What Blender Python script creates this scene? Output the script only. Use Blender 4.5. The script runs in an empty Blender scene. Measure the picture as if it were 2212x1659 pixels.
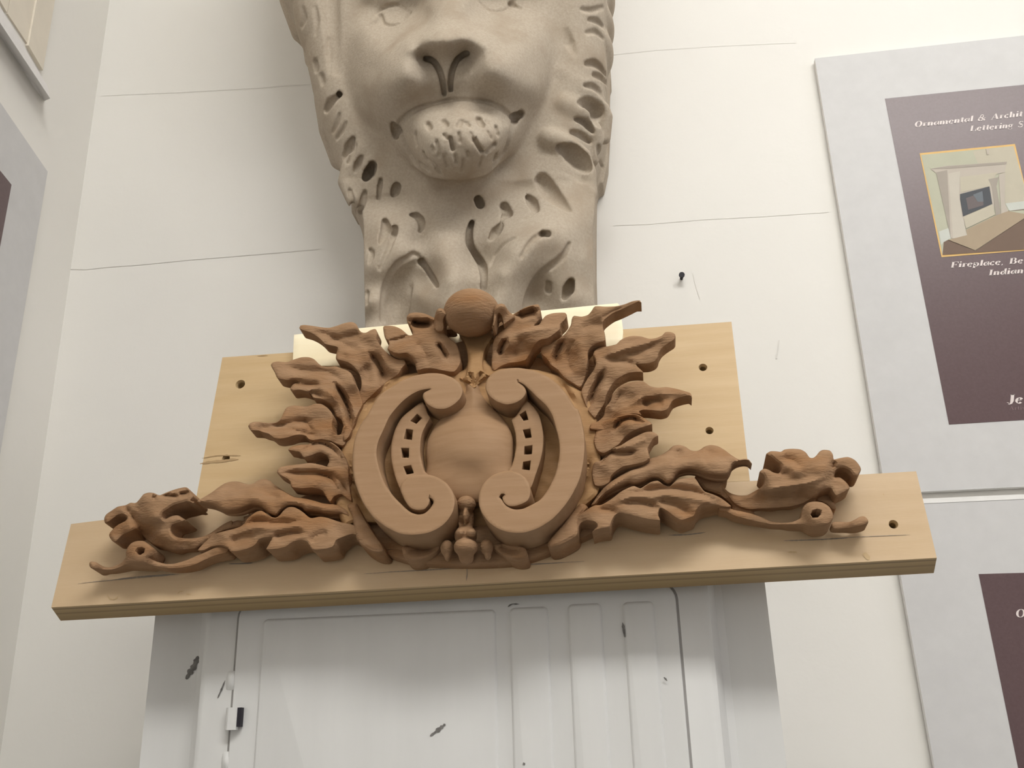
import bpy, math, random
import numpy as np
from mathutils import Matrix, Vector
from mathutils.geometry import delaunay_2d_cdt

random.seed(4)
rng = np.random.default_rng(4)
scene = bpy.context.scene
col = scene.collection

# ------------------------------------------------------------------ camera
F_PX, CX, CY = 2050.0, 1106.0, 829.5
RW = np.array([[0.99190894, -0.02561547, 0.1243403],
               [-0.06828212, -0.93334263, 0.3524331],
               [-0.10702437, 0.35807176, 0.92753997]])     # columns: wall right, up, depth in camera axes
M = np.stack([RW[:, 0], RW[:, 2], RW[:, 1]], 1)            # world XYZ -> camera (x right, y down, z forward)


def ray(px, py):
    px, py = np.broadcast_arrays(np.asarray(px, float), np.asarray(py, float))
    d = np.stack([(px - CX) / F_PX, (py - CY) / F_PX, np.ones(px.shape)], -1)
    return d @ M


# plywood panel pose: leans back a little
L_, R_, Y_ = math.radians(8.9616), math.radians(-0.3646), 0.01
_RL = np.array([[1, 0, 0], [0, math.cos(L_), -math.sin(L_)], [0, math.sin(L_), math.cos(L_)]])
_RR = np.array([[math.cos(R_), -math.sin(R_), 0], [math.sin(R_), math.cos(R_), 0], [0, 0, 1]])
_RY = np.array([[math.cos(Y_), 0, math.sin(Y_)], [0, 1, 0], [-math.sin(Y_), 0, math.cos(Y_)]])
_B = _RY @ _RL @ _RR                                        # in (right, up, depth)
BU, BV, BN = [np.array([_B[0, k], _B[2, k], _B[1, k]]) for k in range(3)]   # world; BN points into the wall

WALL_GAP = 0.185                                           # board's lower front edge stands this far before the wall
_r0 = ray(1067, 1258)


def _hit(px, py, o, n, c):
    r = ray(px, py)
    t = ((o - c) @ n) / (r @ n)
    return c + r * t[..., None]


_a = _hit(110.6, 1312, _r0, BN, np.zeros(3))
_b = _hit(2023.7, 1205, _r0, BN, np.zeros(3))
_s = 0.50 / np.linalg.norm(_b - _a)
CAM = np.array([0.0, 0.0, 1.55])
CAM[1] = -(_r0[1] * _s) - WALL_GAP
BO = CAM + _r0 * _s                                         # origin of the board's front face

cam_data = bpy.data.cameras.new('camera')
cam = bpy.data.objects.new('camera', cam_data)
col.objects.link(cam)
cam_data.sensor_width = 36.0
cam_data.lens = 36.0 * F_PX / 2212.0
cam_data.shift_y = 0.0
cam_data.clip_start = 0.01
_rt, _up, _bk = M.T @ [1, 0, 0], M.T @ [0, -1, 0], M.T @ [0, 0, -1]
cam.matrix_world = Matrix(((_rt[0], _up[0], _bk[0], CAM[0]), (_rt[1], _up[1], _bk[1], CAM[1]),
                           (_rt[2], _up[2], _bk[2], CAM[2]), (0, 0, 0, 1)))
scene.camera = cam

# ------------------------------------------------------------------ world, lamp, exposure
scene.view_settings.view_transform = 'Standard'
scene.view_settings.look = 'None'
scene.view_settings.gamma = 1.0
scene.view_settings.use_curve_mapping = False
scene.view_settings.exposure = 0.2
wd = bpy.data.worlds.new('room_daylight')
scene.world = wd
wd.use_nodes = True
wd.node_tree.nodes['Background'].inputs[0].default_value = (0.80, 0.86, 1.0, 1)
wd.node_tree.nodes['Background'].inputs[1].default_value = 0.05
CEIL = 3.00
XR, YF, TH = 3.2, -4.2, 0.08


def area_light(name, loc, size, size_y, watts, color, rot=(0, 0, 0)):
    d = bpy.data.lights.new(name, 'AREA')
    d.shape = 'RECTANGLE'
    d.size, d.size_y, d.energy, d.color = size, size_y, watts, color
    o = bpy.data.objects.new(name, d)
    col.objects.link(o)
    o.location, o.rotation_euler = loc, rot
    return o


LAMP_X, LAMP_Y, LAMP_L = 0.58, -1.30, 19.0                     # fluorescent wrap fixture overhead: its diffuser gives the light
FILL_X, FILL_Y, FILL_Z = 1.55, -1.75, 1.95                     # fill light, added as unseen windows behind the viewer and in the right wall
area_light('window_fill_light', (FILL_X, YF + 0.02, FILL_Z), 1.8, 1.3, 4.0, (1.0, 0.965, 0.90), (math.radians(90), 0, 0))
area_light('window_fill_light', (XR - 0.02, FILL_Y, FILL_Z), 1.5, 1.2, 13.0, (0.97, 0.95, 1.0), (math.radians(90), 0, math.radians(90)))


# ------------------------------------------------------------------ helpers: objects
def mesh_obj(name, verts, faces, mat=None, parent=None, smooth=None, mats=None, fmat=None):
    me = bpy.data.meshes.new(name)
    v = np.asarray(verts, float)
    if parent is not None:
        v = v - np.array(abs_loc(parent))
    me.from_pydata(v.tolist(), [], [tuple(int(i) for i in f) for f in faces])
    if mat:
        me.materials.append(mat)
    for m_ in mats or []:
        me.materials.append(m_)
    if fmat is not None:
        me.polygons.foreach_set('material_index', fmat)
    me.validate()
    if smooth is not None:
        me.polygons.foreach_set('use_smooth', [True] * len(me.polygons))
        if smooth < 3.1:
            me.set_sharp_from_angle(angle=smooth)
    me.update()
    o = bpy.data.objects.new(name, me)
    col.objects.link(o)
    if parent is not None:
        o.parent = parent
    return o


def abs_loc(o):
    p = np.array(o.location, float)
    while o.parent is not None:
        o = o.parent
        p = p + np.array(o.location, float)
    return p


def thing(name, label, cat, loc, group=None):
    o = bpy.data.objects.new(name, None)
    o.empty_display_size = 0.05
    col.objects.link(o)
    o.location = [float(x) for x in loc]
    return tag(o, label, cat, group)


def tag(o, label=None, cat=None, group=None, kind=None):
    if label:
        o['label'] = label
    if cat:
        o['category'] = cat
    if group:
        o['group'] = group
    if kind:
        o['kind'] = kind
    return o


def box_vf(p0, ax, ay, az):
    """box from corner p0 and three edge vectors"""
    p0, ax, ay, az = [np.asarray(q, float) for q in (p0, ax, ay, az)]
    v = [p0 + i * ax + j * ay + k * az for k in (0, 1) for j in (0, 1) for i in (0, 1)]
    f = [(0, 2, 3, 1), (4, 5, 7, 6), (0, 1, 5, 4), (2, 6, 7, 3), (0, 4, 6, 2), (1, 3, 7, 5)]
    return v, f


class MB:
    def __init__(self):
        self.v, self.f, self.m = [], [], []

    def add(self, v, f, m=0):
        n = len(self.v)
        self.v += [np.asarray(q, float) for q in v]
        self.f += [tuple(n + i for i in q) for q in f]
        self.m += [m] * len(f)
        return self

    def box(self, *a, m=0):
        return self.add(*box_vf(*a), m=m)

    def build(self, name, mat, parent=None, smooth=None, mats=None):
        return mesh_obj(name, self.v, self.f, mat, parent, smooth, mats, self.m if mats else None)


def prism(front, back):
    """solid between two corresponding polygons (front counter-clockwise to the viewer)"""
    n = len(front)
    v = list(front) + list(back)
    f = [tuple(range(n)), tuple(range(2 * n - 1, n - 1, -1))]
    f += [(i, i + n, (i + 1) % n + n, (i + 1) % n) for i in range(n)]
    return v, f


# ------------------------------------------------------------------ helpers: materials
def new_mat(name):
    m = bpy.data.materials.new(name)
    m.use_nodes = True
    nt = m.node_tree
    return m, nt, nt.nodes['Principled BSDF']


def node(nt, typ, **kw):
    n = nt.nodes.new(typ)
    for k, v in kw.items():
        if k in n.inputs:
            n.inputs[k].default_value = v
        else:
            setattr(n, k, v)
    return n


def noise_mat(name, c0, c1, scale=(1, 1, 1), nscale=20.0, detail=5.0, rough=0.6, bump=0.0, bscale=200.0,
              bdist=0.001, lo=0.3, hi=0.7, c2=None, nscale2=5.0, lo2=0.5, hi2=0.7, spec=0.3, rot=(0, 0, 0)):
    m, nt, p = new_mat(name)
    tc = node(nt, 'ShaderNodeTexCoord')
    mp = node(nt, 'ShaderNodeMapping')
    mp.inputs['Scale'].default_value = scale
    mp.inputs['Rotation'].default_value = rot
    nt.links.new(tc.outputs['Object'], mp.inputs['Vector'])
    n1 = node(nt, 'ShaderNodeTexNoise', Scale=nscale, Detail=detail, Roughness=0.6)
    nt.links.new(mp.outputs[0], n1.inputs['Vector'])
    cr = node(nt, 'ShaderNodeValToRGB')
    cr.color_ramp.elements[0].position, cr.color_ramp.elements[0].color = lo, (*c0, 1)
    cr.color_ramp.elements[1].position, cr.color_ramp.elements[1].color = hi, (*c1, 1)
    nt.links.new(n1.outputs[0], cr.inputs[0])
    out = cr.outputs[0]
    if c2 is not None:
        n2 = node(nt, 'ShaderNodeTexNoise', Scale=nscale2, Detail=3.0)
        nt.links.new(mp.outputs[0], n2.inputs['Vector'])
        mr = node(nt, 'ShaderNodeMapRange')
        mr.inputs[1].default_value, mr.inputs[2].default_value = lo2, hi2
        nt.links.new(n2.outputs[0], mr.inputs[0])
        mx = node(nt, 'ShaderNodeMix', data_type='RGBA')
        nt.links.new(mr.outputs[0], mx.inputs[0])
        nt.links.new(out, mx.inputs[6])
        mx.inputs[7].default_value = (*c2, 1)
        out = mx.outputs[2]
    nt.links.new(out, p.inputs['Base Color'])
    p.inputs['Roughness'].default_value = rough
    p.inputs['Specular IOR Level'].default_value = spec
    if bump:
        nb = node(nt, 'ShaderNodeTexNoise', Scale=bscale, Detail=4.0)
        nt.links.new(mp.outputs[0], nb.inputs['Vector'])
        bp = node(nt, 'ShaderNodeBump', Strength=bump, Distance=bdist)
        nt.links.new(nb.outputs[0], bp.inputs['Height'])
        nt.links.new(bp.outputs[0], p.inputs['Normal'])
    return m


def flat_mat(name, c, rough=0.6, spec=0.3):
    return noise_mat(name, tuple(x * 0.97 for x in c), tuple(min(1, x * 1.03) for x in c), nscale=60, rough=rough, spec=spec)


MAT = {}
MAT['wall'] = noise_mat('wall_paint', (0.77, 0.752, 0.712), (0.80, 0.782, 0.742), nscale=3.5, rough=0.55, bump=0.25, bscale=90, bdist=0.0008)
MAT['wall_crack'] = flat_mat('wall_crack_line', (0.725, 0.705, 0.665))
MAT['ceiling'] = flat_mat('ceiling_paint', (0.8, 0.79, 0.76))
MAT['floor'] = noise_mat('floor_concrete', (0.10, 0.095, 0.09), (0.14, 0.135, 0.13), nscale=6)
MAT['trim'] = flat_mat('trim_paint', (0.80, 0.78, 0.77), 0.45)
MAT['casing'] = flat_mat('casing_paint', (0.72, 0.66, 0.56), 0.5)
MAT['panel'] = noise_mat('panel_enamel', (0.64, 0.64, 0.63), (0.68, 0.68, 0.67), scale=(1, 1, 0.15), nscale=40, rough=0.42,
                         bump=0.12, bscale=160, bdist=0.0006)
MAT['scratch'] = noise_mat('bare_steel', (0.10, 0.095, 0.09), (0.22, 0.21, 0.20), nscale=400, rough=0.5)
MAT['black'] = flat_mat('dark_gap', (0.02, 0.018, 0.025))
MAT['ply'] = noise_mat('plywood_face', (0.53, 0.37, 0.195), (0.61, 0.45, 0.26), scale=(2.0, 2.0, 26), nscale=4.0, detail=6,
                       rough=0.5, c2=(0.45, 0.31, 0.16), nscale2=1.6, lo2=0.56, hi2=0.75, bump=0.05, bscale=60)
MAT['ply_low'] = noise_mat('plywood_face_pale', (0.54, 0.39, 0.235), (0.60, 0.45, 0.29), scale=(2.0, 2.0, 24), nscale=3.0, detail=6,
                           rough=0.5, c2=(0.50, 0.35, 0.20), nscale2=1.3, lo2=0.52, hi2=0.75, bump=0.05, bscale=60)
MAT['pine'] = noise_mat('new_pine', (0.92, 0.80, 0.55), (0.95, 0.86, 0.64), scale=(3, 3, 30), nscale=3.0, rough=0.5)
MAT['carve'] = noise_mat('carved_hardwood', (0.270, 0.160, 0.087), (0.365, 0.228, 0.132), scale=(14, 30, 60), nscale=3.2, detail=7,
                         rough=0.8, c2=(0.29, 0.148, 0.066), nscale2=1.1, lo2=0.48, hi2=0.72, bump=0.6, bscale=16, bdist=0.0012, spec=0.08)
MAT['carve_flat'] = noise_mat('smooth_hardwood', (0.305, 0.186, 0.101), (0.355, 0.223, 0.129), scale=(6, 30, 90), nscale=4.0, detail=6,
                              rough=0.55, bump=0.10, bscale=40, bdist=0.0004, spec=0.12)
MAT['carve_ground'] = noise_mat('oiled_hardwood', (0.33, 0.19, 0.085), (0.41, 0.25, 0.125), scale=(14, 30, 60), nscale=3.0, detail=6,
                                rough=0.6, bump=0.3, bscale=20, bdist=0.0008, spec=0.08)
MAT['stone'] = noise_mat('limestone', (0.40, 0.335, 0.26), (0.49, 0.425, 0.345), nscale=500, detail=3, rough=0.9, bump=0.35, bscale=800,
                         bdist=0.0005, lo=0.25, hi=0.75, c2=(0.37, 0.30, 0.225), nscale2=28, lo2=0.5, hi2=0.75, spec=0.1)
MAT['board_white'] = flat_mat('mount_board', (0.59, 0.585, 0.585), 0.5)
MAT['board_edge'] = flat_mat('foam_core_edge', (0.82, 0.81, 0.79), 0.6)
MAT['maroon'] = noise_mat('maroon_ink', (0.092, 0.052, 0.056), (0.108, 0.064, 0.068), nscale=500, rough=0.35, spec=0.5)
MAT['letter'] = flat_mat('white_ink', (0.74, 0.66, 0.64), 0.4)
MAT['letter_dim'] = flat_mat('dim_ink', (0.26, 0.18, 0.19), 0.4)


def stripes(name, cols, origin, axis, thick):
    """ply layers: colour by distance below the face (real layers of the sheet)"""
    m, nt, p = new_mat(name)
    geo = node(nt, 'ShaderNodeNewGeometry')
    sub = node(nt, 'ShaderNodeVectorMath', operation='SUBTRACT')
    sub.inputs[1].default_value = origin
    dot = node(nt, 'ShaderNodeVectorMath', operation='DOT_PRODUCT')
    dot.inputs[1].default_value = axis
    nt.links.new(geo.outputs['Position'], sub.inputs[0])
    nt.links.new(sub.outputs[0], dot.inputs[0])
    nz = node(nt, 'ShaderNodeTexNoise', Scale=9.0, Detail=3.0)
    nt.links.new(geo.outputs['Position'], nz.inputs['Vector'])
    ma = node(nt, 'ShaderNodeMath', operation='MULTIPLY_ADD')
    ma.inputs[1].default_value = 0.0035
    nt.links.new(nz.outputs[0], ma.inputs[0])
    nt.links.new(dot.outputs['Value'], ma.inputs[2])
    mr = node(nt, 'ShaderNodeMapRange')
    mr.inputs[2].default_value = thick
    nt.links.new(ma.outputs[0], mr.inputs[0])
    cr = node(nt, 'ShaderNodeValToRGB')
    el = cr.color_ramp.elements
    el[0].position, el[0].color = cols[0][0], (*cols[0][1], 1)
    el[1].position, el[1].color = cols[-1][0], (*cols[-1][1], 1)
    for pos, c in cols[1:-1]:
        e = el.new(pos)
        e.color = (*c, 1)
    nt.links.new(mr.outputs[0], cr.inputs[0])
    nt.links.new(cr.outputs[0], p.inputs['Base Color'])
    p.inputs['Roughness'].default_value = 0.7
    return m


def at_y(px, py, depth):
    """point on the plane 'depth' metres before the wall"""
    r = ray(px, py)
    t = (-depth - CAM[1]) / r[..., 1]
    return CAM + r * t[..., None]


def at_board(px, py, h=0.0):
    """point h metres above the board's face; h may be an array"""
    r = ray(px, py)
    h = np.broadcast_to(np.asarray(h, float), r.shape[:-1])
    t = (((BO - CAM) @ BN) - h) / (r @ BN)
    return CAM + r * t[..., None]


# ------------------------------------------------------------------ room
corner = [at_y(237, 0, 0), at_y(150, 600, 0)]
_cd = (corner[0] - corner[1]) / (corner[0] - corner[1])[2]


def corner_at(z):
    return corner[1] + _cd * (z - corner[1][2])


LW = np.array([0.13249983, -0.99, 0.0])
LW = LW / np.linalg.norm(LW)                                 # along the left wall, towards the viewer
c0, c1 = corner_at(0.0), corner_at(CEIL)
LN = np.cross(LW, c1 - c0)
LN = LN / np.linalg.norm(LN)
if LN[0] < 0:
    LN = -LN                                                # into the room


def at_left(px, py, off=0.0):
    return _hit(px, py, c0 + LN * off, LN, CAM)




def struct(name, v, f, mat):
    return tag(mesh_obj(name, v, f, mat), kind='structure')


wall_back = struct('wall_back', *prism([c0, np.array([XR, 0, 0]), np.array([XR, 0, CEIL]), c1],
                                       [c0 + [0, TH, 0], np.array([XR, TH, 0]), np.array([XR, TH, CEIL]), c1 + [0, TH, 0]]), MAT['wall'])
LLEN = 4.3
struct('wall_left', *prism([c0 + LW * LLEN, c0, c1, c1 + LW * LLEN], [c0 + LW * LLEN - LN * TH, c0 - LN * TH, c1 - LN * TH, c1 + LW * LLEN - LN * TH]), MAT['wall'])
struct('floor', *box_vf((-0.5, YF - 0.1, -0.05), (XR + 0.6, 0, 0), (0, -YF + TH + 0.1, 0), (0, 0, 0.05)), MAT['floor'])
struct('ceiling', *box_vf((-0.5, YF - 0.1, CEIL), (XR + 0.6, 0, 0), (0, -YF + TH + 0.1, 0), (0, 0, 0.05)), MAT['ceiling'])

struct('wall_right', *box_vf((XR, YF, 0), (TH, 0, 0), (0, -YF, 0), (0, 0, CEIL)), MAT['wall'])
struct('wall_front', *box_vf((-0.4, YF - TH, 0), (XR + 0.5, 0, 0), (0, TH, 0), (0, 0, CEIL)), MAT['wall'])
w2 = MB()  # frame around the added rear fill light, out of view
for q in (((FILL_X - 0.98, -0.71), (1.96, 0.06)), ((FILL_X - 0.98, 0.65), (1.96, 0.06)), ((FILL_X - 0.98, -0.65), (0.08, 1.3)), ((FILL_X + 0.90, -0.65), (0.08, 1.3))):
    w2.box((q[0][0], YF, FILL_Z + q[0][1]), (q[1][0], 0, 0), (0, 0.04, 0), (0, 0, q[1][1]))
tag(w2.build('fill_window_2', MAT['trim']), kind='structure')
w3 = MB()  # frame around the added fill light that brightens the left wall, unseen
for y0, z0, dy, dz in ((-0.83, -0.66, 1.66, 0.06), (-0.83, 0.60, 1.66, 0.06), (-0.83, -0.60, 0.08, 1.2), (0.75, -0.60, 0.08, 1.2)):
    w3.box((XR - 0.04, FILL_Y + y0, FILL_Z + z0), (0.04, 0, 0), (0, dy, 0), (0, 0, dz))
tag(w3.build('fill_window_3', MAT['trim']), kind='structure')
# ceiling fixture with its glowing half-round diffuser
lm, lnt, lpr = new_mat('lit_diffuser')
lpr.inputs['Base Color'].default_value = (0.9, 0.9, 0.88, 1)
lpr.inputs['Emission Color'].default_value = (1.0, 0.985, 0.95, 1)
lpr.inputs['Emission Strength'].default_value = LAMP_L
lf = thing('ceiling_light', 'long white ceiling light with half-round lit diffuser above the carved crest', 'light', (LAMP_X, LAMP_Y, CEIL))
MB().box((LAMP_X - 0.62, LAMP_Y - 0.16, CEIL - 0.03), (1.24, 0, 0), (0, 0.32, 0), (0, 0, 0.03)).build('housing', MAT['trim'], lf)
hv = [np.array([LAMP_X + sx * 0.6, LAMP_Y + 0.15 * math.cos(math.pi * k / 12), CEIL - 0.031 - 0.13 * math.sin(math.pi * k / 12)]) for sx in (-1, 1) for k in range(13)]
mesh_obj('diffuser', hv, [(k + 1, k, k + 13, k + 14) for k in range(12)] + [tuple(range(13)), tuple(range(25, 12, -1))], lm, lf, math.radians(40))

# hairline joints in the back wall's boarding
def crack(pts, w):
    P = at_y(np.array([p[0] for p in pts]), np.array([p[1] for p in pts]), 0.0004)
    b = MB()
    for i in range(len(P) - 1):
        d = P[i + 1] - P[i]
        n = np.array([-d[2], 0, d[0]])
        n = n / np.linalg.norm(n) * w / 2
        b.add([P[i] - n, P[i + 1] - n, P[i + 1] + n, P[i] + n], [(0, 1, 2, 3)])
    return b.build('joint_line', MAT['wall_crack'], wall_back)


crack([(152, 581), (185, 582), (230, 577), (300, 572), (400, 562), (560, 549), (690, 538)], 0.0006)
crack([(218, 207), (280, 204), (400, 199), (560, 190), (680, 181)], 0.0004)
crack([(1325, 487), (1400, 484), (1520, 474), (1640, 468), (1790, 458)], 0.0004)
crack([(1325, 118), (1420, 108), (1560, 99), (1720, 92)], 0.0003)
crack([(1497, 590), (1503, 618), (1512, 645)], 0.0006)
crack([(1683, 735), (1681, 755), (1677, 775)], 0.0009)

# ------------------------------------------------------------------ window ledge on the left wall (partly in frame)
win = thing('window_1', None, None, at_left(60, 60))
win['kind'] = 'structure'
A0, A1 = at_left(0, 77), at_left(96, 218)
O_ = 0.012
B0, B1 = at_left(0, 49, O_), at_left(108.5, 212.7, O_)
T0, T1 = at_left(0, 14, O_), at_left(102, 185, O_)
ext = (A0 - A1) * 2.0
S0, S1 = T0 - LN * O_, T1 - LN * O_
v = [A1, B1, T1, S1, A1 + (A0 - A1) * 3, B1 + (B0 - B1) * 3, T1 + (T0 - T1) * 3, S1 + (S0 - S1) * 3]
mesh_obj('window_sill', v, [(0, 3, 2, 1), (4, 5, 6, 7), (0, 1, 5, 4), (1, 2, 6, 5), (2, 3, 7, 6), (3, 0, 4, 7)], MAT['trim'], win)


def jamb(name, pa, pb, off1, mat):
    """upright window member standing on the ledge, from frame point pa to pb along its foot"""
    q0, q1 = at_left(*pa, off1), at_left(*pb, off1)
    f_ = [q0, q1, q1 + _cd * 0.55, q0 + _cd * 0.55]
    return mesh_obj(name, *prism(f_, [p - LN * off1 for p in f_]), mat, win)


jamb('window_casing', (93, 152), (62, 98), 0.003, MAT['casing'])
jamb('window_reveal', (60, 95), (17, 30), 0.0015, MAT['casing'])
jamb('window_frame', (15, 27), (-320, -560), 0.002, MAT['casing'])

# ------------------------------------------------------------------ outline tools for the relief carving
CROP = {'A': (520, 600, 4.337), 'B': (1000, 600, 4.254), 'C': (560, 860, 4.366), 'D': (1000, 860, 4.366),
        'E': (150, 1000, 5.926), 'F': (400, 1020, 5.821), 'G': (1560, 940, 6.144), 'H': (1220, 940, 5.267),
        'I': (740, 1060, 4.096), 'J': (860, 600, 6.506), 'K': (0, 0, 1.0),
        'P': (600, 0, 2.949), 'Q': (650, 350, 3.16), 'S': (600, 0, 3.607), 'T': (1080, 0, 3.95)}


def T(s):
    """'A 10,20 30,40 B 5,6' -> frame coordinates"""
    out, c = [], CROP['K']
    for w in s.split():
        if w in CROP:
            c = CROP[w]
        else:
            x, y = w.split(',')
            out.append((c[0] + float(x) / c[2], c[1] + float(y) / c[2]))
    return np.array(out)


def resample(P, step, closed=True, smooth=True):
    P = np.asarray(P, float)
    n = len(P)
    out = []
    rngn = n if closed else n - 1
    for i in range(rngn):
        if closed:
            p0, p1, p2, p3 = P[(i - 1) % n], P[i], P[(i + 1) % n], P[(i + 2) % n]
        else:
            p0, p1, p2, p3 = P[max(i - 1, 0)], P[i], P[i + 1], P[min(i + 2, n - 1)]
        k = max(1, int(round(np.linalg.norm(p2 - p1) / step)))
        for j in range(k):
            t = j / k
            if smooth:
                a = 0.42
                m1, m2 = a * (p2 - p0), a * (p3 - p1)
                # keep short spans from overshooting
                L = np.linalg.norm(p2 - p1)
                for m_ in (m1, m2):
                    q = np.linalg.norm(m_)
                    if q > L * 1.2:
                        m_ *= L * 1.2 / q
                out.append((2 * t**3 - 3 * t**2 + 1) * p1 + (t**3 - 2 * t**2 + t) * m1 + (-2 * t**3 + 3 * t**2) * p2 + (t**3 - t**2) * m2)
            else:
                out.append(p1 + (p2 - p1) * t)
    if not closed:
        out.append(P[-1])
    return np.array(out)


def seg_dist(P, poly, closed=True):
    """distance from points to a polyline, with the parameter along it"""
    a = poly
    b = np.roll(poly, -1, 0) if closed else poly[1:]
    if not closed:
        a = poly[:-1]
    best = np.full(len(P), 1e9)
    par = np.zeros(len(P))
    for i in range(len(a)):
        d = b[i] - a[i]
        L2 = d @ d + 1e-12
        t = np.clip(((P - a[i]) @ d) / L2, 0, 1)
        q = P - (a[i] + t[:, None] * d)
        e = q[:, 0]**2 + q[:, 1]**2
        m_ = e < best
        best[m_] = e[m_]
        par[m_] = (i + t[m_]) / len(a)
    return np.sqrt(best), par


def inside(P, poly):
    x, y = P[:, 0], P[:, 1]
    r = np.zeros(len(P), bool)
    n = len(poly)
    for i in range(n):
        x0, y0 = poly[i]
        x1, y1 = poly[(i + 1) % n]
        if y0 == y1:
            continue
        c = ((y0 > y) != (y1 > y)) & (x < (x1 - x0) * (y - y0) / (y1 - y0) + x0)
        r ^= c
    return r


def fill(outline, holes, step, inset=0.0):
    lo, hi = outline.min(0), outline.max(0)
    gx, gy = np.meshgrid(np.arange(lo[0], hi[0], step), np.arange(lo[1], hi[1], step * 0.87))
    gx = gx + (np.arange(gx.shape[0]) % 2)[:, None] * step / 2
    G = np.stack([gx.ravel(), gy.ravel()], 1)
    G = G[inside(G, outline)]
    G = G[seg_dist(G, outline)[0] > step * 0.55]
    for h in holes:
        if len(G):
            G = G[~inside(G, h)]
            G = G[seg_dist(G, h)[0] > step * 0.55]
    if inset > 2:                                             # rings that follow the rim, for a clean rounded edge
        R = []
        for lp in [outline] + list(holes):
            t = np.roll(lp, -1, 0) - np.roll(lp, 1, 0)
            nq = np.stack([-t[:, 1], t[:, 0]], 1) / (np.linalg.norm(t, axis=1)[:, None] + 1e-9)
            for dd in (inset * 0.3, inset * 0.95):
                for sg in (1, -1):
                    q = lp + nq * dd * sg
                    m_ = inside(q, outline)
                    for h in holes:
                        m_ &= ~inside(q, h)
                    q = q[m_]
                    if len(q):
                        d0 = seg_dist(q, outline)[0]
                        for h in holes:
                            d0 = np.minimum(d0, seg_dist(q, h)[0])
                        R.append(q[d0 > dd * 0.93])
        R = np.concatenate(R)
        if len(G):
            d0 = seg_dist(G, outline)[0]
            for h in holes:
                d0 = np.minimum(d0, seg_dist(G, h)[0])
            G = G[d0 > inset * 0.95 + step * 0.4]
        G = np.concatenate([G, R]) if len(G) else R
    V, E_ = [], []
    for lp in [outline] + list(holes):
        n0 = len(V)
        V += lp.tolist()
        E_ += [(n0 + i, n0 + (i + 1) % len(lp)) for i in range(len(lp))]
    V += G.tolist()
    vo, eo, fo = delaunay_2d_cdt([Vector(p) for p in V], E_, [], 0, 1e-4)[:3]
    P = np.array([(q.x, q.y) for q in vo])
    f = np.array([(t[0], t[k], t[k + 1]) for t in fo for k in range(1, len(t) - 1)])
    cen = P[f].mean(1)
    keep = inside(cen, outline)
    for h in holes:
        keep &= ~inside(cen, h)
    f = f[keep]
    used = np.unique(f)
    mp = -np.ones(len(P), int)
    mp[used] = np.arange(len(used))
    return P[used], mp[f]


def relief(name, parent, outline, h, z0=0.0, step=4.0, grooves=(), edge=(5.0, 1.2), dome=None, holes=(), mat=None,
           smooth_outline=True, taper=0.0, place=None, bottom=True, label=None, wob=0.0, thick=None):
    """carved piece: top face h (mm above the board; number or list of (crop points, mm)), straight sides down to z0"""
    place = place or at_board
    out = resample(outline, step, True, smooth_outline)
    hol = [resample(q, step, True, False) for q in holes]
    P, f = fill(out, hol, step, edge[0] if edge else 0)
    if isinstance(h, (int, float)):
        H = np.full(len(P), float(h))
    else:
        W = np.zeros(len(P))
        H = np.zeros(len(P))
        for s, val in h:
            for c in T(s):
                w = 1.0 / (((P - c)**2).sum(1) + 300.0)**1.6
                W += w
                H += w * val
        H /= W
    d, _ = seg_dist(P, out)
    for q in hol:
        d = np.minimum(d, seg_dist(P, q)[0] + 1.0)
    if dome:
        t = np.clip(d / dome[1], 0, 1)
        H += dome[0] * (np.sqrt(np.clip(1 - (1 - t)**2, 0, 1)) - 1)
    for s, w, dep in grooves:
        g = resample(T(s), 3.0, False)
        dd, par = seg_dist(P, g, False)
        tap = np.clip(np.minimum(par, 1 - par) * 5, 0.25, 1)
        H -= 1.25 * dep * tap * np.clip(1 - dd / (1.7 * w * (0.4 + 0.6 * tap)), 0, 1)**1.4
    if wob:
        H += wob * (np.sin(P[:, 0] * 0.11 + 1.3 * np.sin(P[:, 1] * 0.07)) * np.sin(P[:, 1] * 0.13 + 0.8))
    if edge:
        t = np.clip(d / edge[0], 0, 1)
        H -= edge[1] * (1 - np.sqrt(np.clip(1 - (1 - t)**2, 0, 1)))
    H = np.maximum(H, z0 + 0.6)
    top = place(P[:, 0], P[:, 1], H * 1e-3)
    nrm = -BN if place is at_board else np.array([0, -1.0, 0])
    Z = np.full(len(P), float(z0)) if thick is None else np.maximum(z0, H - thick)
    base = top - nrm * ((H - Z) * 1e-3)[:, None]
    # orientation towards the viewer
    fl = np.cross(P[f[:, 1]] - P[f[:, 0]], P[f[:, 2]] - P[f[:, 0]]) > 0
    f = f.copy()
    f[fl] = f[fl][:, ::-1]
    ed = np.concatenate([f[:, [0, 1]], f[:, [1, 2]], f[:, [2, 0]]])
    key = {(a, b) for a, b in ed.tolist()}
    bd = [(a, b) for a, b in key if (b, a) not in key]
    if taper:
        bs = {i for e in bd for i in e}
        cen = base.mean(0)
        for i in bs:
            dv = cen - base[i]
            base[i] += dv / (np.linalg.norm(dv) + 1e-9) * taper * 1e-3
    n = len(P)
    faces = f.tolist() + [(b, a, a + n, b + n) for a, b in bd]
    V = np.concatenate([top, base])
    if bottom:
        faces += (f[:, ::-1] + n).tolist()
    o = mesh_obj(name, V, faces, mat or MAT['carve'], parent, math.radians(38))
    if label:
        o['label'] = label
    return o


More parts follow.
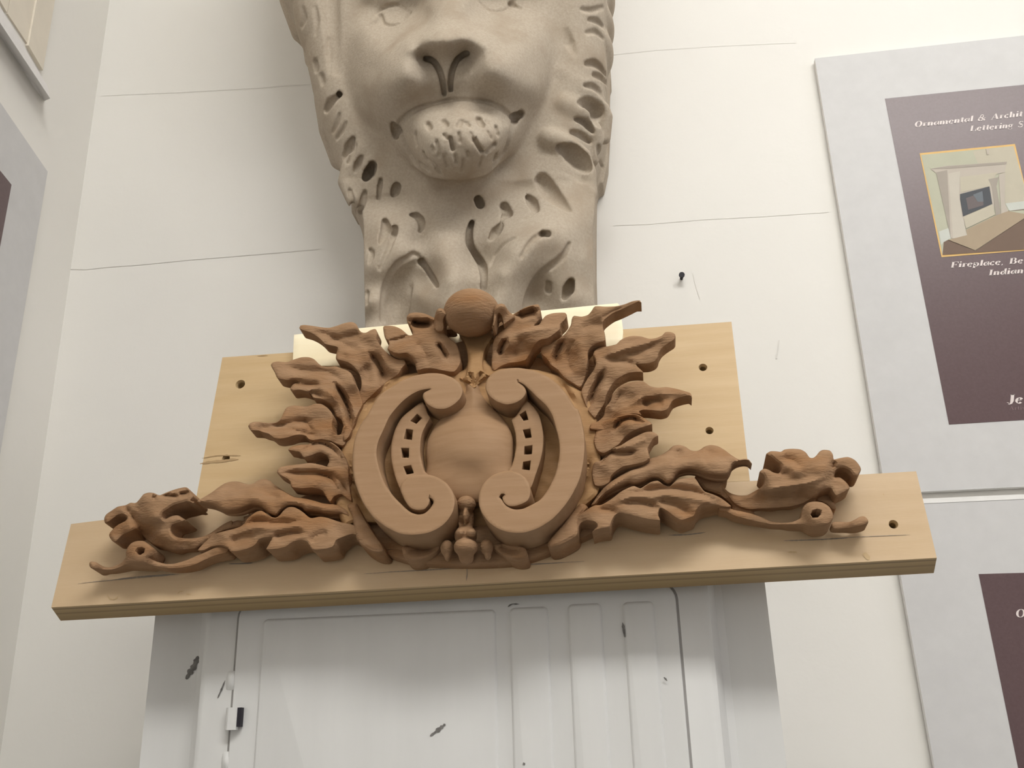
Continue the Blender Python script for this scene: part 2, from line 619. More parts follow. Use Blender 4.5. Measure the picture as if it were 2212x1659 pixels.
# ------------------------------------------------------------------ SDF sculpting (lion head, little mask)
class Sculpt:
    def __init__(self, lo, hi, h):
        self.lo, self.h = np.array(lo, float), h
        self.n = np.ceil((np.array(hi) - lo) / h).astype(int) + 1
        self.D = np.full(self.n, 0.05, np.float32)
        self.ax = [self.lo[k] + h * np.arange(self.n[k]) for k in range(3)]

    def sub(self, lo, hi):
        i0 = np.clip(np.floor((np.array(lo) - self.lo) / self.h).astype(int), 0, self.n)
        i1 = np.clip(np.ceil((np.array(hi) - self.lo) / self.h).astype(int) + 1, 0, self.n)
        sl = tuple(slice(a, b) for a, b in zip(i0, i1))
        if any(b <= a for a, b in zip(i0, i1)):
            return None, None
        return sl, np.meshgrid(*[self.ax[k][sl[k]].astype(np.float32) for k in range(3)], indexing='ij', sparse=True)

    def comb(self, sl, d, k, op):
        A = self.D[sl]
        if op == 'add':
            hh = np.clip(0.5 + 0.5 * (A - d) / k, 0, 1)
            self.D[sl] = A * (1 - hh) + d * hh - k * hh * (1 - hh)
        else:
            d = -d
            hh = np.clip(0.5 - 0.5 * (A - d) / k, 0, 1)
            self.D[sl] = A * (1 - hh) + d * hh + k * hh * (1 - hh)

    def ell(self, c, r, k=0.004, op='add', rot=0.0):
        c, r = np.asarray(c, float), np.asarray(r, float)
        pad = max(r) + k * 2 + 0.004
        sl, g = self.sub(c - pad, c + pad)
        if sl is None:
            return
        x, y, z = g[0] - c[0], g[1] - c[1], g[2] - c[2]
        if rot:
            cr, sr = math.cos(rot), math.sin(rot)
            x, z = x * cr + z * sr, -x * sr + z * cr
        k0 = np.sqrt((x / r[0])**2 + (y / r[1])**2 + (z / r[2])**2)
        k1 = np.sqrt((x / r[0]**2)**2 + (y / r[1]**2)**2 + (z / r[2]**2)**2) + 1e-6
        self.comb(sl, k0 * (k0 - 1) / k1, k, op)

    def tube(self, pts, rad, k=0.002, op='add'):
        pts = np.asarray(pts, float)
        rad = np.broadcast_to(np.asarray(rad, float), (len(pts),))
        pad = rad.max() + k * 2 + 0.003
        sl, g = self.sub(pts.min(0) - pad, pts.max(0) + pad)
        if sl is None:
            return
        best = None
        for i in range(len(pts) - 1):
            a, b = pts[i], pts[i + 1]
            d = b - a
            t = ((g[0] - a[0]) * d[0] + (g[1] - a[1]) * d[1] + (g[2] - a[2]) * d[2]) / (d @ d + 1e-12)
            t = np.clip(t, 0, 1)
            q = np.sqrt((g[0] - a[0] - t * d[0])**2 + (g[1] - a[1] - t * d[1])**2 + (g[2] - a[2] - t * d[2])**2) - (rad[i] * (1 - t) + rad[i + 1] * t)
            best = q if best is None else np.minimum(best, q)
        self.comb(sl, best, k, op)

    def sample(self, p):
        q = (np.asarray(p) - self.lo) / self.h
        i = np.floor(q).astype(int)
        if (i < 0).any() or (i >= self.n - 1).any():
            return 0.05
        t = q - i
        c = self.D[i[0]:i[0] + 2, i[1]:i[1] + 2, i[2]:i[2] + 2]
        c = c[0] * (1 - t[0]) + c[1] * t[0]
        c = c[0] * (1 - t[1]) + c[1] * t[1]
        return c[0] * (1 - t[2]) + c[1] * t[2]

    def surf(self, px, py, y0, y1):
        """where the sight line through a frame point meets the form, between wall distances y0 (near) and y1"""
        a, b = at_y(px, py, y0), at_y(px, py, y1)
        n = int(np.linalg.norm(b - a) / (self.h * 0.7)) + 1
        prev = None
        for i in range(n + 1):
            p = a + (b - a) * i / n
            s = self.sample(p)
            if s < 0:
                if prev is None:
                    return p
                t = prev[1] / (prev[1] - s)
                return prev[0] + (p - prev[0]) * t
            prev = (p, s)
        return b

    def mesh(self):
        D, h = self.D, self.h
        n = np.array(D.shape)
        D = D.copy()
        for k in range(3):                                    # close the border
            s0 = [slice(None)] * 3
            s0[k] = 0
            D[tuple(s0)] = np.maximum(D[tuple(s0)], h * 0.3)
            s0[k] = -1
            D[tuple(s0)] = np.maximum(D[tuple(s0)], h * 0.3)
        S = D < 0
        cnt = np.zeros(n - 1, np.uint8)
        acc = np.zeros((*(n - 1), 3), np.float32)
        quads = []
        edges = []
        for a in range(3):
            lo = [slice(None)] * 3
            hi = [slice(None)] * 3
            lo[a], hi[a] = slice(0, -1), slice(1, None)
            s0, s1 = S[tuple(lo)], S[tuple(hi)]
            idx = np.argwhere(s0 != s1)
            d0 = D[tuple(lo)][tuple(idx.T)]
            d1 = D[tuple(hi)][tuple(idx.T)]
            t = d0 / (d0 - d1)
            p = idx.astype(np.float32)
            p[:, a] += t
            b, c = (a + 1) % 3, (a + 2) % 3
            cells = []
            for db, dc in ((-1, -1), (0, -1), (0, 0), (-1, 0)):
                q = idx.copy()
                q[:, b] += db
                q[:, c] += dc
                cells.append(q)
            ok = np.ones(len(idx), bool)
            for q in cells:
                ok &= ((q >= 0) & (q < n - 1)).all(1)
            for q in cells:
                m_ = ((q >= 0) & (q < n - 1)).all(1)
                np.add.at(cnt, tuple(q[m_].T), 1)
                np.add.at(acc, tuple(q[m_].T), p[m_])
            edges.append((cells, ok, s0[tuple(idx.T)]))
        ids = -np.ones(n - 1, int)
        sel = np.argwhere(cnt > 0)
        ids[tuple(sel.T)] = np.arange(len(sel))
        V = acc[tuple(sel.T)] / cnt[tuple(sel.T)][:, None] * h + self.lo
        Fq = []
        for cells, ok, inn in edges:
            q = np.stack([ids[tuple(np.clip(c_, 0, n - 2).T)] for c_ in cells], 1)
            q[~inn] = q[~inn][:, ::-1]
            Fq.append(q[ok])
        return V, np.concatenate(Fq)


# ------------------------------------------------------------------ limestone lion head on the wall
LH = 0.0012
_q = [at_y(590, 400, 0.0), at_y(1350, 400, 0.0)]
zt, zb = at_y(1000, -330, 0.08)[2], at_y(1000, 800, 0.05)[2]
lion = Sculpt([_q[0][0] - 0.012, -0.205, zb], [_q[1][0] + 0.012, 0.0, zt], LH)
GX, GZ = lion.ax[0], lion.ax[2]


def z_of(py, dep, px=1010):
    return float(at_y(px, py, dep)[2])


def extrude(pts, dep, prof, edge_w, edge_d):
    """body standing on the wall: outline (frame points at wall distance dep), front depth by height, rounded towards the outline"""
    q = resample(pts, 6.0, True, False)
    W = at_y(q[:, 0], q[:, 1], dep)[:, [0, 2]]
    xx, zz = np.meshgrid(GX, GZ, indexing='ij')
    P = np.stack([xx.ravel(), zz.ravel()], 1)
    d, _ = seg_dist(P, W)
    sgn = np.where(inside(P, W), -1, 1)
    d2 = (d * sgn).reshape(xx.shape)
    zs = np.array([z_of(p, dd) for p, dd in prof])
    ds = np.array([dd for p, dd in prof])
    o = np.argsort(zs)
    F0 = np.interp(zz, zs[o], ds[o])
    t = np.clip(-d2 / edge_w, 0, 1)
    F1 = F0 - edge_d * (1 - np.sqrt(np.clip(1 - (1 - t)**2, 0, 1)))
    dep3 = -lion.ax[1][None, :, None]
    d3 = np.maximum(d2[:, None, :], (dep3 - F1[:, None, :]) * 0.8)
    return d3.astype(np.float32)


BODY = T('K 604,-330 612,-120 622,-40 629,0 636,36 642,66 661,89 664,111 669,135 680,159 682,183 690,230 700,272 722,333 741,385 757,440 775,485 784,508 786,603 787,654 792,703 800,800 1287,800 1286,660 1283,600 1281,520 1281,420 1282,345 1292,300 1304,262 1310,215 1312,170 1308,130 1311,95 1313,50 1311,0 1314,-60 1318,-200 1322,-330')
lion.D = extrude(BODY, 0.07, [(-330, 0.150), (-60, 0.128), (100, 0.114), (240, 0.106), (400, 0.096), (460, 0.082), (640, 0.074), (800, 0.072)], 0.028, 0.030)
PLATE = T('K 610,-330 628,-40 640,36 663,89 682,159 690,230 704,272 726,333 745,385 757,430 758,458 768,462 1284,404 1303,393 1306,381 1313,347 1316,266 1316,175 1320,165 1313,96 1318,51 1316,38 1319,13 1322,-330')
d_ = extrude(PLATE, 0.022, [(-330, 0.022), (500, 0.022)], 0.004, 0.002)
lion.comb((slice(None),) * 3, d_, 0.002, 'add')
SC = lambda dep: ((-dep - CAM[1]) / ray(1000, 300)[1]) / F_PX * 1.0     # metres per frame pixel at that wall distance


def E_(px, py, dep, rx, ry, rd, **k):
    s = SC(dep)
    lion.ell(at_y(px, py, dep), (rx * s, rd, ry * s), **k)


def tube(s, dep, r, k=0.003, op='add'):
    q = T(s)
    deps = np.broadcast_to(dep, (len(q),))
    rr = np.broadcast_to(np.asarray(r, float), (len(q),)) * SC(0.1)
    lion.tube([at_y(x, y, d) for (x, y), d in zip(q, deps)], rr, k, op)


# skull above the frame and the face, modelled from measured depths: (frame x, y, distance from the wall in mm)
E_(972, -200, 0.088, 228, 200, 0.070, k=0.010)
FACE = [(968, -110, 160), (893, -110, 152), (1046, -110, 152), (820, -110, 142), (1120, -110, 142), (748, -110, 120), (1208, -110, 120),
        (968, -45, 162), (905, -48, 148), (846, -50, 141), (790, -40, 138), (1036, -62, 148), (1092, -66, 141), (1150, -56, 138), (748, -40, 119), (1208, -50, 118),
        (900, 8, 128), (846, 4, 126), (790, 14, 122), (750, 25, 117), (1036, -12, 128), (1080, -18, 126), (1132, -6, 122), (1202, 10, 115),
        (968, 10, 165), (928, 14, 156), (1010, 6, 156), (968, 52, 171), (922, 56, 163), (1014, 50, 163),
        (846, 60, 135), (790, 66, 131), (1078, 38, 135), (1136, 48, 131),
        (966, 90, 181), (928, 90, 178), (1002, 84, 178), (888, 108, 173), (1042, 100, 173), (846, 96, 152), (800, 104, 139), (1096, 88, 152), (1146, 94, 137), (754, 100, 119), (1198, 100, 114),
        (966, 122, 164), (926, 124, 157), (904, 122, 163), (880, 114, 171), (1004, 116, 157), (1024, 114, 163), (1048, 108, 171), (888, 146, 170), (1048, 136, 170), (846, 138, 163), (806, 148, 143), (1100, 130, 163), (1146, 142, 139),
        (966, 165, 156), (893, 172, 166), (1046, 162, 166), (840, 178, 160), (1102, 170, 160), (800, 192, 138), (1150, 190, 134), (764, 192, 115), (1188, 190, 107),
        (966, 204, 144), (900, 212, 149), (1036, 202, 149), (850, 228, 145), (1096, 214, 145), (806, 242, 122), (1142, 232, 120),
        (968, 219, 140), (905, 236, 141), (1050, 226, 141), (866, 270, 131), (1106, 252, 131),
        (985, 240, 149), (930, 256, 146), (1050, 246, 146), (890, 292, 133), (1102, 276, 133),
        (985, 264, 158), (985, 288, 159), (920, 290, 150), (1062, 280, 150), (985, 322, 153), (985, 350, 147), (915, 335, 140), (1066, 325, 140), (990, 374, 137), (932, 368, 131), (1046, 362, 131),
        (830, 292, 106), (852, 332, 100), (1132, 290, 106), (1112, 332, 101), (884, 350, 104), (1088, 350, 104), (780, 250, 107), (1165, 245, 104)]
FP = np.array(FACE, float)


def tps(P, v, lam=40.0):
    d = np.linalg.norm(P[:, None] - P[None], axis=2)
    K = np.where(d > 0, d**2 * np.log(d + 1e-9), 0) + lam * np.eye(len(P))
    A = np.block([[K, np.ones((len(P), 1)), P], [np.ones((1, len(P))), np.zeros((1, 3))], [P.T, np.zeros((2, 3))]])
    return np.linalg.solve(A, np.concatenate([v, np.zeros(3)]))


def patch(table, mask, k, near, far):
    """union with a surface given by (frame x, y, mm from the wall) inside a frame outline"""
    FP = np.array(table, float)
    co = tps(FP[:, :2], FP[:, 2])
    mk = resample(T(mask), 8.0)
    x0, y0 = mk.min(0) - 24
    x1, y1 = mk.max(0) + 24
    gxp, gyp = np.arange(x0, x1, 4.0), np.arange(y0, y1, 4.0)
    Qx, Qy = np.meshgrid(gxp, gyp, indexing='ij')
    Q = np.stack([Qx.ravel(), Qy.ravel()], 1)
    dq = np.linalg.norm(Q[:, None] - FP[None, :, :2], axis=2)
    DM = (np.where(dq > 0, dq**2 * np.log(dq + 1e-9), 0) @ co[:-3] + co[-3] + Q @ co[-2:]).reshape(Qx.shape) * 1e-3
    dm_, _ = seg_dist(Q, mk)
    MM = (dm_ * np.where(inside(Q, mk), -1, 1)).reshape(Qx.shape) * SC(0.14)
    cs = np.array([at_y(x, y, d) for x in (x0, x1) for y in (y0, y1) for d in (near, far)])
    sl, g = lion.sub(cs.min(0), cs.max(0))
    X_, Y_g, Z_g = np.broadcast_arrays(*g)
    dx, dy, dz = X_ - CAM[0], Y_g - CAM[1], Z_g - CAM[2]
    cx_, cy_, cz_ = [dx * M[i, 0] + dy * M[i, 1] + dz * M[i, 2] for i in range(3)]
    u_ = np.clip((cx_ / cz_ * F_PX + CX - x0) / 4.0, 0, len(gxp) - 1.001)
    v_ = np.clip((cy_ / cz_ * F_PX + CY - y0) / 4.0, 0, len(gyp) - 1.001)
    iu, iv = u_.astype(int), v_.astype(int)
    fu, fv = u_ - iu, v_ - iv

    def look(G):
        return (G[iu, iv] * (1 - fu) * (1 - fv) + G[iu + 1, iv] * fu * (1 - fv) + G[iu, iv + 1] * (1 - fu) * fv + G[iu + 1, iv + 1] * fu * fv)
    lion.comb(sl, np.maximum((-Y_g - look(DM)) * 0.7, look(MM)).astype(np.float32), k, 'add')


patch(FACE, 'K 742,-125 743,40 747,110 756,185 776,245 806,288 850,334 888,356 908,370 932,383 990,389 1048,379 1076,356 1118,322 1152,276 1182,205 1202,130 1212,50 1214,-125', 0.005, 0.20, 0.06)
CHEST = [(790, 440, 92), (790, 520, 97), (788, 620, 95), (790, 700, 92), (792, 770, 78), (1284, 440, 90), (1282, 520, 86), (1284, 620, 82), (1287, 700, 80), (1288, 770, 78),
         (850, 430, 93), (960, 420, 91), (1060, 425, 91), (1160, 430, 97), (1230, 430, 97), (1190, 390, 95), (840, 465, 101), (1100, 470, 100),
         (830, 500, 108), (880, 490, 108), (905, 520, 103), (808, 580, 106), (802, 650, 103), (804, 720, 98), (830, 560, 110), (870, 545, 110), (842, 590, 104),
         (872, 610, 93), (850, 650, 89), (846, 710, 86), (880, 660, 90), (905, 604, 95), (905, 640, 100), (925, 690, 98), (890, 720, 88), (930, 750, 90),
         (940, 480, 106), (950, 550, 112), (975, 610, 114), (990, 670, 110), (995, 740, 100), (930, 600, 100), (1000, 520, 106), (1005, 590, 108), (1030, 640, 100), (1046, 560, 92),
         (1062, 720, 106), (1068, 650, 113), (1080, 590, 117), (1105, 545, 119), (1150, 508, 119), (1200, 495, 116), (1235, 510, 108), (1110, 610, 112), (1095, 680, 106), (1150, 560, 114), (1190, 545, 112),
         (1162, 612, 98), (1162, 650, 90), (1156, 700, 86), (1188, 660, 91), (1190, 720, 88), (1185, 610, 100), (1215, 590, 104), (1225, 650, 98), (1222, 710, 90), (1255, 560, 100), (1258, 640, 96), (1256, 720, 90), (1130, 740, 86)]
patch(CHEST, 'K 788,420 786,500 787,610 789,700 792,780 1286,780 1285,690 1282,600 1281,500 1281,415 1200,380 1130,395 1060,415 980,410 880,415', 0.004, 0.14, 0.05)
E_(846, 28, 0.112, 36, 24, 0.021, k=0.004)                    # eyeballs
E_(1076, 2, 0.112, 36, 24, 0.021, k=0.004)
E_(990, 430, 0.082, 120, 50, 0.022, k=0.012)
# mane over the forehead, above the frame
for s, d0, d1 in (('K 972,-118 968,-170 985,-230 960,-300', 0.158, 0.150), ('K 930,-118 905,-175 915,-240 870,-310', 0.156, 0.148), ('K 1014,-118 1040,-175 1030,-240 1072,-310', 0.156, 0.148),
                  ('K 890,-112 845,-165 840,-225 780,-290', 0.152, 0.144), ('K 1056,-112 1100,-165 1106,-225 1166,-290', 0.152, 0.144), ('K 850,-108 790,-140 775,-195 705,-240', 0.144, 0.134),
                  ('K 1096,-108 1158,-140 1172,-195 1242,-240', 0.144, 0.134), ('K 800,-100 745,-112 725,-155 665,-180', 0.130, 0.118), ('K 1146,-100 1202,-112 1222,-155 1282,-180', 0.130, 0.118)):
    tube(s, np.linspace(d0, d1, 4), [16, 26, 30, 22], 0.003)
# mane locks at the sides (left: long waves, right: knobs)
tube('K 612,-120 630,0 652,70 668,95', [0.07, 0.068, 0.06, 0.05], [30, 30, 26, 18], 0.004)
tube('K 672,90 680,130 694,165', [0.062, 0.062, 0.05], [22, 24, 16], 0.004)
tube('K 694,160 704,220 715,280 735,345', [0.066, 0.07, 0.068, 0.06], [20, 26, 28, 24], 0.005)
for x, y, rx, ry in ((1296, 0, 34, 44), (1290, 66, 38, 36), (1284, 118, 42, 42)):
    E_(x, y, 0.072, rx, ry, 0.030, k=0.004)
tube('S 470,800 440,900 400,1000 410,1060', [0.094, 0.090, 0.082, 0.078], [14, 18, 18, 14], 0.006)
tube('S 640,1180 560,1300 540,1420 600,1560', [0.098, 0.094, 0.090, 0.092], [14, 18, 20, 18], 0.006)
tube('T 520,640 700,760 840,860 900,1000 890,1180', [0.102, 0.098, 0.088, 0.080, 0.074], [18, 20, 18, 16, 14], 0.006)
tube('T 560,900 680,960 790,1040 820,1200 790,1360', [0.102, 0.098, 0.090, 0.082, 0.076], [18, 20, 18, 16, 14], 0.006)
tube('T 420,1180 560,1230 700,1330 760,1480 770,1640', [0.102, 0.100, 0.094, 0.088, 0.084], [20, 20, 18, 16, 14], 0.006)
# chest locks


def cut(s, w, dep, k=0.0015, near=0.2, far=0.0):
    """gouge along frame points, laid on whatever surface the sight line meets; w, dep in frame pixels (w may be a list)"""
    q = resample(T(s), 9.0, False)
    n = len(q)
    w = np.interp(np.linspace(0, 1, n), np.linspace(0, 1, len(np.atleast_1d(w))), np.atleast_1d(w)) if np.ndim(w) else np.full(n, float(w))
    P = []
    for x, y in q:
        p = lion.surf(x, y, near, far)
        r = ray(x, y)
        P.append((p, r / np.linalg.norm(r)))
    s_ = SC(0.1)
    if dep >= 0:                                              # gouge: stadium reaching dep below the skin
        rm = float(w.max()) / 2 * s_
        depth = max(dep * s_ - rm, -rm * 0.4)
        for off in np.arange(-rm * 0.3, depth + rm * 0.35, rm * 0.7) if depth > -rm * 0.3 else [depth]:
            lion.tube([p + d * min(off, depth) for p, d in P], np.maximum(w / 2 * s_, 0.0008), k, 'sub')
    else:                                                     # raised ridge
        pts = [p + d * (w0 / 2 * s_ + dep * s_) for (p, d), w0 in zip(P, w)]
        lion.tube(pts, w / 2 * s_, k * 2, 'add')


# channel that parts the face from the mane
cut('K 704,-80 710,0 714,60 718,110 724,150', [50, 48, 44, 36, 22], 12, 0.003)
# face creases
cut('K 919,127 930,128 940,136 949,152 955,170 958,188 960,203', [10, 11, 11, 9], 19, 0.001)
cut('K 1010,114 998,119 988,128 980,144 975,162 973,180 974,194', [10, 11, 11, 9], 19, 0.001)
cut('K 856,288 862,268 880,248 905,234 939,224 975,216 1007,216 1058,222 1088,238 1106,254 1119,250', [10, 8, 6, 5, 5, 5, 6, 8, 10], 9)
cut('K 852,272 857,292', 17, 24)
cut('K 1106,252 1122,247', 17, 22)
cut('K 862,276 872,305 886,335 906,364', [8, 14, 14, 10], 9, 0.003)
cut('K 1112,258 1104,290 1092,325 1070,354', [8, 14, 14, 10], 9, 0.003)
cut('K 796,55 811,47 823,37', [5, 11, 5], 9)
cut('K 822,34 828,50 848,55 868,47 884,28', [10, 8, 7, 9, 11], 10, 0.001)
cut('K 812,30 836,14 862,12 884,24', [5, 7, 7, 6], 6, 0.001)
cut('K 1040,6 1054,20 1078,24 1098,18 1106,4', [10, 8, 7, 8, 10], 9, 0.001)
cut('K 1038,0 1060,-14 1088,-14 1112,0', [5, 7, 7, 5], 6, 0.001)
cut('K 1102,10 1124,18', [10, 5], 8)
# chin tuft: rough pocks and short strokes
for s, w, d in (('P 955,790 970,820', 12, 14), ('P 1050,770 1075,800', 12, 12), ('P 1150,800 1170,770', 12, 12), ('P 1200,780 1215,800', 10, 10), ('P 1280,760 1300,800', 14, 16), ('P 1330,770 1335,780', 8, 8),
                ('P 1390,810 1400,860', 8, 10), ('P 880,850 885,920', 8, 10), ('P 930,980 945,1010', 12, 12), ('P 1010,900 1030,990', 9, 8), ('P 1100,880 1115,950', 9, 14), ('P 1060,860 1075,880', 7, 8),
                ('P 1255,890 1275,930 1300,965', 9, 13), ('P 1380,920 1330,970', 10, 13), ('P 1390,985 1380,1015', 12, 12), ('P 905,1040 960,1080', 10, 10), ('P 960,1020 1030,1080', 9, 8), ('P 1130,990 1140,1040', 7, 6),
                ('P 1210,970 1215,1000', 7, 6), ('P 1060,990 1080,1060', 7, 6), ('P 1300,1000 1280,1060', 7, 6), ('P 1180,1020 1175,1090', 6, 5), ('P 985,940 990,960', 8, 8), ('P 1340,840 1360,880', 6, 6),
                ('P 1010,1080 1040,1110', 7, 6), ('P 1230,850 1240,900', 7, 7), ('P 1150,850 1160,900', 7, 7)):
    cut(s, w * 0.85, d * 0.95, 0.0008)
# drilled slots of the chest
for s, w, d in (('Q 490,25 470,70 442,108', [14, 18, 12], 16), ('Q 547,122 538,180 530,250', [5, 7, 5], 8), ('Q 655,168 645,200 630,225', [13, 14, 8], 13), ('Q 1210,258 1218,275 1224,290', 13, 16),
                ('Q 1388,305 1415,358', 13, 12), ('Q 1548,240 1580,280 1606,330', [8, 15, 9], 13), ('Q 1645,125 1700,200 1770,270 1835,328', [22, 26, 20, 7], 12), ('Q 1362,438 1330,480 1300,520', [9, 16, 9], 14),
                ('Q 1168,412 1152,460 1148,530 1160,580 1200,645 1240,710 1252,780 1246,860', [7, 9, 11, 9, 11, 11, 9, 9], 16), ('Q 572,405 580,460 565,500 545,550', [9, 16, 14, 7], 15), ('Q 640,455 634,490', 10, 13),
                ('Q 634,490 600,580 570,650 540,730', [9, 9, 7, 4], 6), ('Q 750,362 790,365 818,395 826,440 812,475', [5, 10, 11, 9, 5], 13), ('Q 470,598 488,620 486,650 470,690', [4, 7, 5, 3], 7),
                ('Q 1688,492 1655,488', 8, 11), ('Q 1655,488 1600,515 1550,570 1505,650', [7, 9, 7, 4], 5), ('Q 825,680 870,740 905,800 932,850', [11, 8, 8, 5], 13), ('Q 1842,820 1825,870 1800,925', [11, 17, 9], 17),
                ('Q 1690,835 1690,875', 9, 8), ('Q 450,890 445,960', 6, 6), ('Q 1370,420 1385,360', 4, 4), ('Q 1590,345 1530,390', 4, 4)):
    cut(s, [1.45 * x for x in w] if isinstance(w, list) else 1.45 * w, d * 1.8, 0.001)
cut('Q 740,860 720,960 700,1060', [8, 14, 14], 8, 0.003)
cut('Q 800,640 770,625 720,660 660,700 610,770 575,860 560,960 560,1080', [6, 10, 12, 12, 12, 10, 10, 10], 11, 0.0015)
cut('Q 790,680 720,760 660,860 640,980 650,1080', [20, 36, 44, 44, 40], 10, 0.003)
cut('Q 1830,560 1790,640 1720,700 1640,760 1580,850 1545,940 1530,1000', [5, 9, 11, 12, 12, 12, 10], 11, 0.0015)
cut('Q 1660,770 1620,840 1590,920 1575,990', [12, 26, 32, 30], 12, 0.003)
cut('Q 1300,700 1320,640 1380,560 1450,520', [5, 8, 8, 4], 5, 0.002)
# mane gouges, left side
for s, w, d in (('S 490,735 460,760 410,800 380,860', [7, 9, 15, 9], 11), ('S 480,730 492,742', 9, 13), ('S 480,890 460,960 430,1030', [5, 9, 5], 5), ('S 530,960 500,1020 460,1080', [5, 9, 5], 6),
                ('S 590,1080 555,1150 525,1220', [8, 18, 12], 14), ('S 605,1130 580,1210 550,1270', [6, 9, 5], 7), ('S 650,1225 625,1280 605,1330', [6, 11, 6], 8), ('S 735,1280 710,1340 685,1395', [10, 18, 12], 15),
                ('S 680,1500 660,1580 640,1650', [6, 10, 8], 8), ('S 560,1480 580,1560 600,1650', [6, 8, 8], 7), ('S 190,60 200,140 180,210', [8, 16, 8], 6), ('S 290,60 300,160 290,260', [8, 12, 6], 4), ('S 400,300 400,420 400,560', [8, 14, 6], 4),
                ('S 290,480 300,540', 12, 6), ('S 340,590 350,640', 10, 5)):
    cut(s, [1.25 * x for x in w] if isinstance(w, list) else 1.2 * w, d * 1.6, 0.0015)
# right side
for s, w, d in (('T 740,545 800,540 860,580 910,650', [9, 13, 10, 5], 12), ('T 800,640 860,660 915,720', [7, 10, 5], 8), ('T 725,730 800,740 870,800 915,870', [6, 12, 12, 6], 10), ('T 675,880 740,880 820,950 845,1050', [9, 26, 32, 16], 19),
                ('T 650,1020 720,1040 790,1120', [7, 13, 7], 10), ('T 610,1130 680,1150 760,1210', [7, 13, 7], 10), ('T 510,1260 590,1290 680,1370 740,1440', [15, 32, 34, 18], 21), ('T 840,1250 850,1340 870,1420', [6, 8, 5], 7),
                ('T 560,250 590,350 640,450', [12, 22, 12], 5), ('T 760,170 830,180 880,230', [6, 10, 5], 7), ('T 740,280 820,270 880,330', [6, 10, 5], 6), ('T 700,80 780,90 880,60', [6, 10, 6], 6)):
    cut(s, [1.25 * x for x in w] if isinstance(w, list) else 1.2 * w, d * 1.6, 0.0015)
V_, F_ = lion.mesh()
lo = tag(mesh_obj('lion_head_corbel', V_, F_, MAT['stone'], None, 3.2), 'grey limestone lion head corbel with carved mane on the white wall', 'sculpture')
# ------------------------------------------------------------------ white steel electrical panel under the board
FL, CV = 0.131, 0.146                                       # wall distance of its flange and of its raised cover
pl0, pl1 = at_y(339, 1328, FL), at_y(297, 1659, FL)
pr0, pr1 = at_y(1649, 1251, FL), at_y(1702, 1659, FL)
XL, XRR = (pl0[0] + pl1[0]) / 2, (pr0[0] + pr1[0]) / 2
board_low = BO[2]
ZT, ZB = board_low + 0.045, board_low - 0.52
panel = thing('electrical_panel', 'white painted steel electrical panel with hinged door below the plywood', 'panel',
              ((XL + XRR) / 2, -0.07, ZB))
MB().box((XL + 0.004, -FL + 0.0015, ZB + 0.004), (XRR - XL - 0.008, 0, 0), (0, FL - 0.0015, 0), (0, 0, ZT - ZB - 0.008)).build('box', MAT['panel'], panel)


def tray(x0, x1, z0, z1, y0, y1, bev, r=0.0):
    """shallow pressed tray: flat front at -y1, bevelled back to -y0"""
    def ring(i, y):
        xs = [(x0 + i, z0 + i), (x1 - i, z0 + i), (x1 - i, z1 - i), (x0 + i, z1 - i)]
        if not r:
            return [np.array([x, -y, z]) for x, z in xs]
        out = []
        rr = max(r - i, 0.0005)
        for (x, z), (sx, sz), a0 in zip(xs, ((1, 1), (-1, 1), (-1, -1), (1, -1)), (180, 270, 0, 90)):
            for k in range(7):
                a = math.radians(a0 + 15 * k)
                out.append(np.array([x + sx * rr + rr * math.cos(a), -y, z + sz * rr + rr * math.sin(a)]))
        return out
    rings = [ring(0, y0), ring(bev * 0.35, y0 + (y1 - y0) * 0.12), ring(bev * 0.7, y1 - (y1 - y0) * 0.12), ring(bev, y1)]
    n = len(rings[0])
    v = [p for q in rings for p in q]
    f = []
    for k in range(3):
        f += [(k * n + i, k * n + (i + 1) % n, (k + 1) * n + (i + 1) % n, (k + 1) * n + i) for i in range(n)]
    f.append(tuple(range(3 * n, 4 * n)))
    return v, f


cl0, cr0 = at_y(440, 1525, CV), at_y(1527, 1400, CV)
cb = MB()
cb.box((XL, -FL, ZB), (XRR - XL, 0, 0), (0, 0.0014, 0), (0, 0, ZT - ZB))
bw = cl0[0] - at_y(419, 1525, FL)[0]
cb.add(*tray(cl0[0] - bw, cr0[0] + bw, ZB + 0.035, ZT - 0.012, FL, CV, bw))
cb.build('cover', MAT['panel'], panel, math.radians(30))
dl = (at_y(515, 1320, CV)[0] + at_y(497, 1600, CV)[0]) / 2
dr = (at_y(1464, 1310, CV)[0] + at_y(1491, 1650, CV)[0]) / 2
dz1 = at_y(1440, 1258, CV)[2]
db = MB()
db.add(*tray(dl, dr, ZB + 0.07, dz1, CV - 0.0005, CV + 0.0016, 0.0012, 0.010))
door = db.build('door', MAT['panel'], panel, math.radians(30))
gb = MB()
gb.add(*tray(dl - 0.0010, dr + 0.0011, ZB + 0.069, dz1 + 0.001, CV - 0.0008, CV + 0.0001, 0.0002, 0.011))
gb.build('door_gap', flat_mat('seam_shadow_paint', (0.30, 0.29, 0.28)), panel)
for (x0, y0, x1, y1) in ((566, 1332, 1074, 1315), (1097, 1309, 1187, 1307), (1222, 1302, 1302, 1299), (1340, 1297, 1415, 1295)):
    a, b = at_y(x0, y0, CV + 0.002), at_y(x1, y1, CV + 0.002)
    eb = MB()
    eb.add(*tray(a[0], b[0], ZB + 0.11, (a[2] + b[2]) / 2, CV + 0.0014, CV + 0.0030, 0.0026, 0.004))
    eb.build('raised_rib', MAT['panel'], door, math.radians(40))
